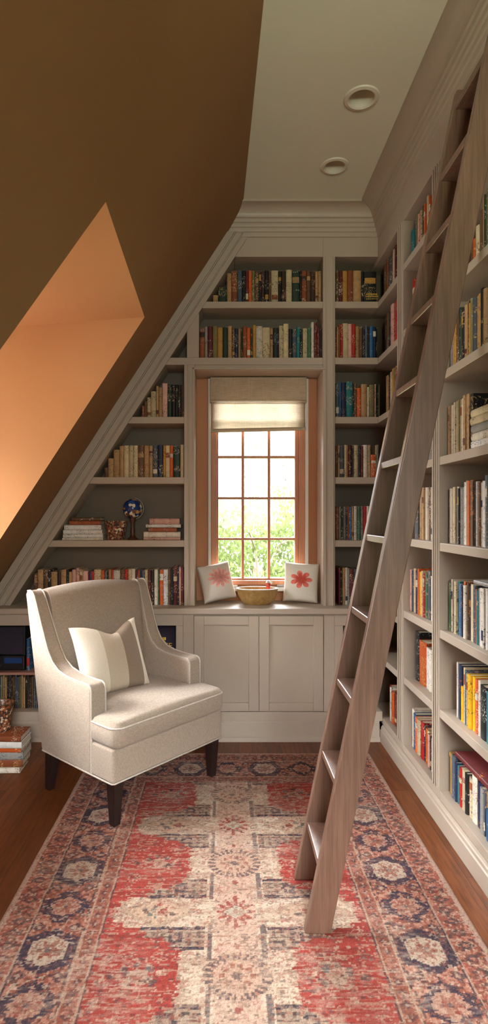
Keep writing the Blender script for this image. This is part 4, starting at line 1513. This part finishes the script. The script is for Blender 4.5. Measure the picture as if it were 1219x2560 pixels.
# ------------------------------------------------------------------ rug
RX0, RX1, RY0, RY1 = -0.77, 0.85, 0.35, 3.335


def vnoise(x, y, seed):
    r = np.random.default_rng(seed)
    G_ = r.random((257, 257))
    xi, yi = np.floor(x).astype(int), np.floor(y).astype(int)
    fx, fy = x - xi, y - yi
    fx, fy = fx * fx * (3 - 2 * fx), fy * fy * (3 - 2 * fy)
    a, b = G_[xi % 256, yi % 256], G_[(xi + 1) % 256, yi % 256]
    c, d = G_[xi % 256, (yi + 1) % 256], G_[(xi + 1) % 256, (yi + 1) % 256]
    return (a * (1 - fx) + b * fx) * (1 - fy) + (c * (1 - fx) + d * fx) * fy


def rug_colours(X, Y):
    lin = lambda *c: np.array(srgb(*c)[:3])
    X0_, Y0_ = X, Y
    kn = 0.0062
    X = np.round((X + (vnoise(X0_ * 45, Y0_ * 45, 31) - 0.5) * 0.004) / kn) * kn
    Y = np.round((Y + (vnoise(X0_ * 45, Y0_ * 45, 32) - 0.5) * 0.004) / (kn * 0.8)) * kn * 0.8
    ero = np.clip((vnoise(X0_ * 210, Y0_ * 260, 33) * 0.6 + vnoise(X0_ * 75, Y0_ * 95, 34) * 0.4 - 0.20) * 5.0, 0.30, 1)
    u = X - 0.04
    wob = (vnoise(X * 60, Y * 90, 1) - 0.5) * 0.010
    wob2 = (vnoise(X * 25, Y * 160, 2) - 0.5) * 0.030
    a = np.abs(u) + wob * 0.6
    dx = 0.81 - np.abs(u)
    dy = np.minimum(RY1 - Y, Y - RY0)
    d = np.minimum(dx, dy) + wob * 0.35
    side = dx < dy
    sfrag = vnoise(X * 110, Y * 140, 3)          # fine wear
    fade = vnoise(X * 14, Y * 70, 4) * 0.6 + vnoise(X * 4, Y * 9, 5) * 0.4
    cream, red, rust, navy, char = lin(210, 186, 164), lin(166, 74, 66), lin(154, 94, 78), lin(66, 62, 76), lin(88, 76, 76)
    salmon, teal, sand, dred = lin(186, 130, 112), lin(104, 112, 112), lin(188, 158, 138), lin(150, 58, 52)
    col = np.tile(rust, (X.shape[0], 1))

    def put(mask, c, amt=1.0):
        mk = (mask.astype(float) * amt * ero)[:, None]
        col[:] = col * (1 - mk) + c * mk

    # main border ground
    ground = vnoise(X * 90, Y * 90, 6)
    put(ground > 0.52, salmon)
    put(ground < 0.26, char, 0.75)
    put(vnoise(X * 130, Y * 130, 7) > 0.80, cream, 0.7)
    # border medallions: lozenge-hexagons
    s_ = np.where(side, Y, u)
    e_ = np.where(side, dx, dy) - 0.205
    idx = np.floor((s_ - 0.08) / 0.205)
    ph = (s_ - 0.08) - (idx + 0.5) * 0.205
    alt = (idx.astype(int) % 2) == 0
    hx = np.maximum(np.abs(e_) / 0.088, (np.abs(ph) / 0.078 + np.abs(e_) / 0.088 * 0.55) / 1.25) + wob * 6
    dm = np.abs(e_) / 0.098 + np.abs(ph) / 0.095 + wob * 6 + 0.08 * np.sign(np.sin(np.abs(ph) * 160))
    shp = np.where(alt, hx, dm)
    med = (d > 0.11) & (d < 0.305)
    put(med & (shp < 1.0), np.where(np.array([True]), navy, navy), 0.92)
    put(med & (shp < 0.66), np.where(alt[:, None], cream, salmon)[0] if False else cream, 0.85)
    put(med & (shp < 0.66) & ~alt, salmon, 0.7)
    ang = np.arctan2(ph, e_)
    rr = np.hypot(ph, e_)
    put(med & (shp < 0.66) & (rr < 0.030 + 0.012 * np.cos(ang * 6)) & (rr > 0.012), rust, 0.8)
    put(med & (shp < 0.60) & (vnoise(X * 150, Y * 150, 8) > 0.7), dred, 0.7)
    put(med & (rr < 0.010), navy, 0.7)
    # small motifs between the medallions
    ph2 = (s_ - 0.08) - np.round((s_ - 0.08) / 0.205) * 0.205
    for eo in (-0.06, 0.06):
        q = np.abs(ph2) / 0.022 + np.abs(e_ - eo) / 0.026
        put(med & (q < 1), navy, 0.7)
        put(med & (q < 0.45), sand, 0.9)
    # guard bands
    g1 = (d > 0.025) & (d <= 0.11)
    q = np.abs(((s_ / 0.055) % 1) - 0.5) * 2
    qe = np.abs(np.where(side, dx, dy) - 0.068) / 0.045
    put(g1 & (q + qe < 0.75), char, 0.85)
    put(g1 & (q + qe < 0.3), salmon, 0.9)
    put(g1 & (ground > 0.7), dred, 0.6)
    g2 = (d > 0.305) & (d <= 0.355)
    put(g2, rust)
    qe = np.abs(np.where(side, dx, dy) - 0.33) / 0.020
    q = np.abs(((s_ / 0.04) % 1) - 0.5) * 2
    put(g2 & (q + qe < 0.8), navy, 0.6)
    put(g2 & (q + qe < 0.35), sand, 0.8)
    put(g2 & (ground > 0.68), salmon, 0.7)
    # field
    field = d > 0.355
    rshade = vnoise(X * 9, Y * 130, 9)
    redc = red[None, :] * (0.8 + 0.45 * rshade[:, None])
    fm = field.astype(float)[:, None]
    col[:] = col * (1 - fm) + redc * fm
    put(field & (vnoise(X * 16, Y * 170, 10) > 0.74), sand, 0.6)
    p = ((Y - 2.0 + 0.28) % 0.56) - 0.28
    pq = np.abs(np.round(np.abs(p) / 0.022) * 0.022)
    W = np.clip(0.42 - 1.9 * np.maximum(0, pq - 0.045), 0.165, 0.42)
    W = np.round(W / 0.03) * 0.03 + wob2
    cm = field & (np.abs(u) < W)
    put(cm, cream)
    put(cm & (fade > 0.58), lin(222, 202, 180), 0.7)
    put(cm & (fade < 0.36), sand, 0.75)
    put(cm & (np.abs(u) > W - 0.022) & (sfrag > 0.45), sand, 0.9)
    # inner lozenge tint of the wide lobes
    lob = (np.abs(np.abs(u) - 0.27) / 0.13 + np.abs(p) / 0.075)
    put(cm & (lob < 1), lin(206, 172, 146), 0.7)
    put(cm & (np.abs(lob - 1) < 0.10), sand * 0.8, 0.55)
    # sprigs in the lobes
    for (su, sp, r0, c) in ((0.25, 0.0, 0.018, dred), (0.285, 0.018, 0.011, teal), (0.30, -0.016, 0.012, teal), (0.265, 0.034, 0.010, red), (0.22, -0.012, 0.008, char), (0.315, 0.004, 0.012, char), (0.28, -0.03, 0.008, teal)):
        put(cm & (np.hypot(np.abs(u) - su, (p - sp)) < r0 + wob), c, 0.85)
    # blocks of comb lines beside the centre column
    for pc, ph_, u0, u1 in ((0.125, 0.054, 0.105, 0.34), (-0.125, 0.054, 0.105, 0.34)):
        blk = cm & (np.abs(p - pc) < ph_) & (np.abs(u) > u0) & (np.abs(u) < u1 - 1.2 * np.abs(np.abs(p) - 0.09))
        put(blk, lin(168, 146, 128), 0.8)
        put(blk & (((p - pc) / 0.021 % 1) < 0.34) & (vnoise(X * 45, Y * 20, 47) > 0.32), char, 0.8)
        put(blk & ((np.abs(u) / 0.030 % 1) < 0.42) & ((np.abs(p - pc) / 0.030 % 1) > 0.3), char, 0.75)
        put(blk & (np.abs(np.abs(p - pc) - 0.046) < 0.0065), navy, 0.85)
        put(blk & (np.hypot(np.abs(u) - 0.20, (p - pc)) < 0.024), navy, 0.8)
        put(blk & (np.hypot(np.abs(u) - 0.20, (p - pc)) < 0.011), sand, 0.9)
        put(blk & (vnoise(X * 120, Y * 120, 12) > 0.74), rust, 0.7)
    bar = cm & (np.abs(np.abs(u) - 0.086) < 0.015) & (np.abs(np.abs(p) - 0.14) < 0.075)
    put(bar & (((np.abs(u) * 1000) % 8) < 4.5), navy, 0.75)
    # centre column
    colm = cm & (np.abs(u) < 0.07)
    put(colm, lin(214, 176, 156), 0.75)
    # red rosette at the lobes, dark ring between
    an = np.arctan2(p, u)
    r_ = np.hypot(u, p)
    put(cm & (r_ < 0.052 + 0.018 * np.cos(an * 12)), dred * 1.1, 0.9)
    put(cm & (np.abs(u) / 0.042 + np.abs(p) / 0.034 < 1), lin(196, 188, 168), 0.95)
    put(cm & (np.abs(u) / 0.014 + np.abs(p) / 0.012 < 1), rust, 0.7)
    p2 = (Y - 2.28 + 0.28) % 0.56 - 0.28
    r2 = np.hypot(u, p2 * 1.15)
    an2 = np.arctan2(p2, u)
    put(field & (r2 < 0.105), lin(206, 170, 148), 0.85)
    put(field & (r2 < 0.105) & (r2 > 0.075) & (np.cos(an2 * 26) > -0.25), navy, 0.75)
    put(field & (r2 < 0.055) & (r2 > 0.035) & (np.cos(an2 * 10) > 0), rust, 0.8)
    put(field & (r2 < 0.016), navy, 0.7)
    for pp in (0.07, -0.07, 0.16, -0.16):
        q = np.abs(u) / 0.012 + np.abs(p - pp) / 0.014
        put(cm & (q < 1), dred, 0.8)
    # flower clusters in the red ground
    rg = field & ~cm
    for (su, sp, r0, c) in ((0.30, 0.0, 0.030, sand), (0.30, 0.0, 0.018, rust), (0.345, 0.02, 0.016, char), (0.26, -0.022, 0.016, char), (0.335, -0.03, 0.012, sand), (0.27, 0.032, 0.014, teal), (0.385, -0.004, 0.012, char), (0.235, 0.012, 0.011, cream), (0.31, 0.045, 0.010, navy)):
        put(rg & (np.hypot(np.abs(u) - su, p2 - sp) < r0 + wob * 1.5), c, 0.85)
    put(rg & (np.hypot(np.abs(u) - 0.30, p2) < 0.075) & (vnoise(X * 120, Y * 120, 13) > 0.76), sand, 0.7)
    # dividing lines
    for dl, c, w_ in ((0.112, sand, 0.0035), (0.120, navy, 0.0028), (0.303, sand, 0.004), (0.295, char, 0.003), (0.355, sand, 0.0045), (0.362, char, 0.003), (0.333, char, 0.0)):
        put(np.abs(d - dl) < w_, c, 0.85)
    put(d < 0.025, lin(190, 158, 142))
    # busy small knots over the pale field
    dash = vnoise(X * 70, Y * 150, 41)
    put(cm & (dash > 0.86), char, 0.6)
    put(cm & (vnoise(X * 60, Y * 130, 42) > 0.83), rust, 0.6)
    put(cm & (vnoise(X * 18, Y * 60, 43) > 0.66) & (vnoise(X * 120, Y * 200, 44) > 0.5), sand * 0.85, 0.6)
    put(rg & (vnoise(X * 50, Y * 150, 45) > 0.82), sand, 0.6)
    put(rg & (vnoise(X * 50, Y * 150, 46) > 0.86), char, 0.6)
    # overall wear: cream showing through in streaks
    wear = np.clip((vnoise(X * 7, Y * 11, 14) - 0.45) * 2.2, 0, 1) * np.clip((vnoise(X * 40, Y * 220, 15) - 0.35) * 1.8, 0, 1)
    put(wear * (d > 0.025), lin(206, 182, 164), 0.6)
    spk = vnoise(X * 170, Y * 210, 21) * vnoise(X * 60, Y * 75, 22)
    put((spk > 0.50) & (d > 0.025), lin(200, 172, 152), 0.65)
    spk2 = vnoise(X * 150, Y * 200, 23) * vnoise(X * 50, Y * 60, 24)
    put((spk2 > 0.52) & (d > 0.025), lin(104, 84, 84), 0.55)
    X, Y = X0_, Y0_
    grain = 0.62 + 0.30 * vnoise(X * 280, Y * 330, 16)
    return np.clip(col * grain[:, None], 0, 1)


def make_rug():
    st = 0.0035
    xs1 = np.arange(RX0, RX1 + st / 2, st)
    ys1 = np.concatenate([np.arange(RY0, 1.5, 0.012), np.arange(1.5, RY1 + st / 2, st)])
    ys1[-1] = RY1
    xs1[-1] = RX1
    nx_, ny_ = len(xs1), len(ys1)
    XX, YY = np.meshgrid(xs1, ys1)
    n = nx_ * ny_
    co = np.empty((n, 3), np.float32)
    co[:, 0], co[:, 1] = XX.ravel(), YY.ravel()
    edge = np.minimum(np.minimum(co[:, 0] - RX0, RX1 - co[:, 0]), RY1 - co[:, 1])
    co[:, 2] = 0.0062 - np.where(edge < 0.004, 0.0055, 0)
    ii = np.arange(n).reshape(ny_, nx_)
    q = np.stack([ii[:-1, :-1], ii[:-1, 1:], ii[1:, 1:], ii[1:, :-1]], -1).reshape(-1, 4)
    me = bpy.data.meshes.new('rug')
    me.vertices.add(n)
    me.vertices.foreach_set('co', co.ravel())
    me.loops.add(q.size)
    me.loops.foreach_set('vertex_index', q.ravel().astype(np.int32))
    me.polygons.add(len(q))
    me.polygons.foreach_set('loop_start', np.arange(0, q.size, 4, dtype=np.int32))
    me.update(calc_edges=True)
    c = rug_colours(co[:, 0].astype(float), co[:, 1].astype(float))
    at = me.color_attributes.new('weave', 'FLOAT_COLOR', 'POINT')
    at.data.foreach_set('color', np.concatenate([c, np.ones((n, 1))], 1).astype(np.float32).ravel())
    m, nt, b, o = new_mat('rug_weave')
    va = N(nt, 'ShaderNodeVertexColor', layer_name='weave')
    nn = noise(nt, coords(nt, (1, 0.6, 1)), 420.0, 2)
    w = ramp(nt, nn.outputs['Fac'], [(0.3, (0.72, 0.72, 0.72, 1)), (0.7, (1.16, 1.16, 1.16, 1))])
    mm = N(nt, 'ShaderNodeMix', data_type='RGBA', blend_type='MULTIPLY')
    mm.inputs[0].default_value = 1.0
    link(nt, va.outputs['Color'], mm.inputs[6])
    link(nt, w, mm.inputs[7])
    link(nt, mm.outputs[2], b.inputs['Base Color'])
    b.inputs['Roughness'].default_value = 1.0
    b.inputs['Specular IOR Level'].default_value = 0.05
    me.materials.append(m)
    ro = bpy.data.objects.new('rug', me)
    C.objects.link(ro)
    tag(ro, 'worn red, cream and navy medallion rug on the wood floor', 'rug')


make_rug()

# ------------------------------------------------------------------ outside: lawn and trees beyond the window
struct(obj('ground', bx(-30, 30, 4.6, 60, -3.6, -3.5), leaf_mat('lawn', (0.10, 0.13, 0.05, 1))), 'lawn far below the window')


def tree(name, label, x, y, zc, rx, rz, n, col, trunk_r, leaf):
    t = empty(name, label, 'tree', (x, y, -3.5), group='trees outside the window')
    r = np.random.default_rng(int(abs(x * 100) + y * 10))
    bm = bmesh.new()
    cl = [(r.uniform(-1, 1, 3) * (rx * 0.75, rx * 0.75, rz * 0.8)) for _ in range(26)]
    for i in range(n):
        c = cl[i % len(cl)]
        v = r.normal(0, 1, 3)
        v = v / np.linalg.norm(v) * r.uniform(0.2, 1.0) ** 0.5 * rx * 0.38
        p = Vector(c + v) + Vector((0, 0, zc + 3.5))
        q = Euler(tuple(r.uniform(0, 6.28, 3))).to_matrix()
        s_ = leaf * r.uniform(0.6, 1.3)
        vs = [bm.verts.new(p + q @ Vector(k_) * s_) for k_ in ((-1, 0, 0), (0, -0.5, 0.1), (1, 0, 0), (0, 0.5, 0.1))]
        bm.faces.new(vs)
    obj('crown', bm, leaf_mat(name + '_leaf', col), t, recalc=False)
    bm = tube([(0, 0, 0), (0.05, 0.02, (zc + 3.5) * 0.5), (-0.04, 0, zc + 3.4)], trunk_r, 10)
    for k_ in range(7):
        a_ = k_ * 0.9
        tube([(0, 0, (zc + 3.5) * (0.55 + 0.05 * k_)), (rx * 0.3 * math.cos(a_), rx * 0.3 * math.sin(a_), zc + 3.2 + 0.1 * k_), (rx * 0.7 * math.cos(a_), rx * 0.7 * math.sin(a_), zc + 3.5 + rz * 0.5)], trunk_r * 0.22, 6, bm=bm)
    obj('trunk', bm, plain(name + '_bark', srgb(120, 108, 96), 0.9), t)


tree('leafy_tree', 'bushy green tree low in the window panes', 0.75, 12.0, 0.5, 1.9, 1.2, 9000, (0.062, 0.082, 0.028, 1), 0.12, 0.06)
tree('leafy_tree', 'grey green tree at the left of the window view', -2.2, 16.5, 2.0, 2.0, 1.9, 5200, (0.060, 0.068, 0.048, 1), 0.10, 0.06)
tree('leafy_tree', 'pale distant tree high in the upper panes', 1.6, 23.0, 2.9, 3.0, 2.4, 4200, (0.085, 0.092, 0.075, 1), 0.12, 0.075)

# ------------------------------------------------------------------ light
sc_ = bpy.context.scene
wd = bpy.data.worlds.new('sky')
sc_.world = wd
wd.use_nodes = True
bg = wd.node_tree.nodes['Background']
bg.inputs['Color'].default_value = (0.97, 0.985, 1.0, 1)
wn = wd.node_tree
tcw = N(wn, 'ShaderNodeTexCoord')
spw = N(wn, 'ShaderNodeSeparateXYZ')
link(wn, tcw.outputs['Generated'], spw.inputs[0])
mrw = N(wn, 'ShaderNodeMapRange')
mrw.interpolation_type = 'SMOOTHSTEP'
for k_, v_ in (('From Min', 0.17), ('From Max', 0.42), ('To Min', 1.6), ('To Max', 60.0)):
    mrw.inputs[k_].default_value = v_
link(wn, spw.outputs['Z'], mrw.inputs['Value'])
link(wn, mrw.outputs[0], bg.inputs['Strength'])


def area(name, loc, rot, sx, sy, power, col, portal=False):
    l_ = bpy.data.lights.new(name, 'AREA')
    l_.shape, l_.size, l_.size_y, l_.energy, l_.color = 'RECTANGLE', sx, sy, power, col
    if portal:
        l_.cycles.is_portal = True
    o = bpy.data.objects.new(name, l_)
    o.location, o.rotation_euler = loc, rot
    C.objects.link(o)
    return o


area('window_portal', (0.2275, 4.06, 1.63), (-PI / 2, 0, 0), 0.62, 1.36, 1.0, (1, 1, 1), True)
area('dormer_daylight', (XD - 0.12, 2.48, 1.64), (0, -PI / 2, 0), 1.24, 1.0, 52.0, (1.0, 0.97, 0.90))
area('rear_fill', (0.35, YREAR - 0.1, 2.0), (PI / 2, 0, 0), 1.3, 1.7, 50.0, (0.93, 1.0, 0.88))  # unseen area light added as fill through the rear opening

def spot(name, loc, target, power, col, ang, blend):
    l_ = bpy.data.lights.new(name, 'SPOT')
    l_.energy, l_.color, l_.spot_size, l_.spot_blend, l_.shadow_soft_size = power, col, math.radians(ang), blend, 0.12
    o = bpy.data.objects.new(name, l_)
    o.location = loc
    o.rotation_euler = (Vector(target) - Vector(loc)).to_track_quat('-Z', 'Y').to_euler()
    C.objects.link(o)


# added, unseen uplight behind the viewpoint, brightening the ceiling and crown
spot('fill_spot', (0.30, -0.5, 2.2), (0.95, 2.0, 3.30), 72.0, (0.95, 1.0, 0.66), 62, 0.9)

# ------------------------------------------------------------------ camera
cam = bpy.data.cameras.new('camera')
co_ = bpy.data.objects.new('camera', cam)
C.objects.link(co_)
cam.sensor_fit, cam.sensor_height, cam.sensor_width = 'VERTICAL', 36.0, 36.0
cam.lens = F / 2560 * 36.0
cam.shift_x = (609.5 - CX) / 2560
cam.shift_y = (CY - 1280) / 2560
cam.clip_start = 0.02
co_.location, co_.rotation_euler = (0, 0, H), (PI / 2, 0, 0)
sc_.camera = co_

sc_.view_settings.view_transform = 'Standard'
sc_.view_settings.look = 'None'
sc_.view_settings.exposure = 0.24
sc_.view_settings.gamma = 1.0
sc_.view_settings.use_curve_mapping = False
cy = sc_.cycles
cy.use_denoising = True
cy.max_bounces, cy.diffuse_bounces, cy.glossy_bounces, cy.transmission_bounces, cy.transparent_max_bounces = 8, 6, 3, 4, 8
cy.sample_clamp_indirect = 6.0
cy.caustics_reflective = cy.caustics_refractive = False
print('BOOKS', BOOKS)
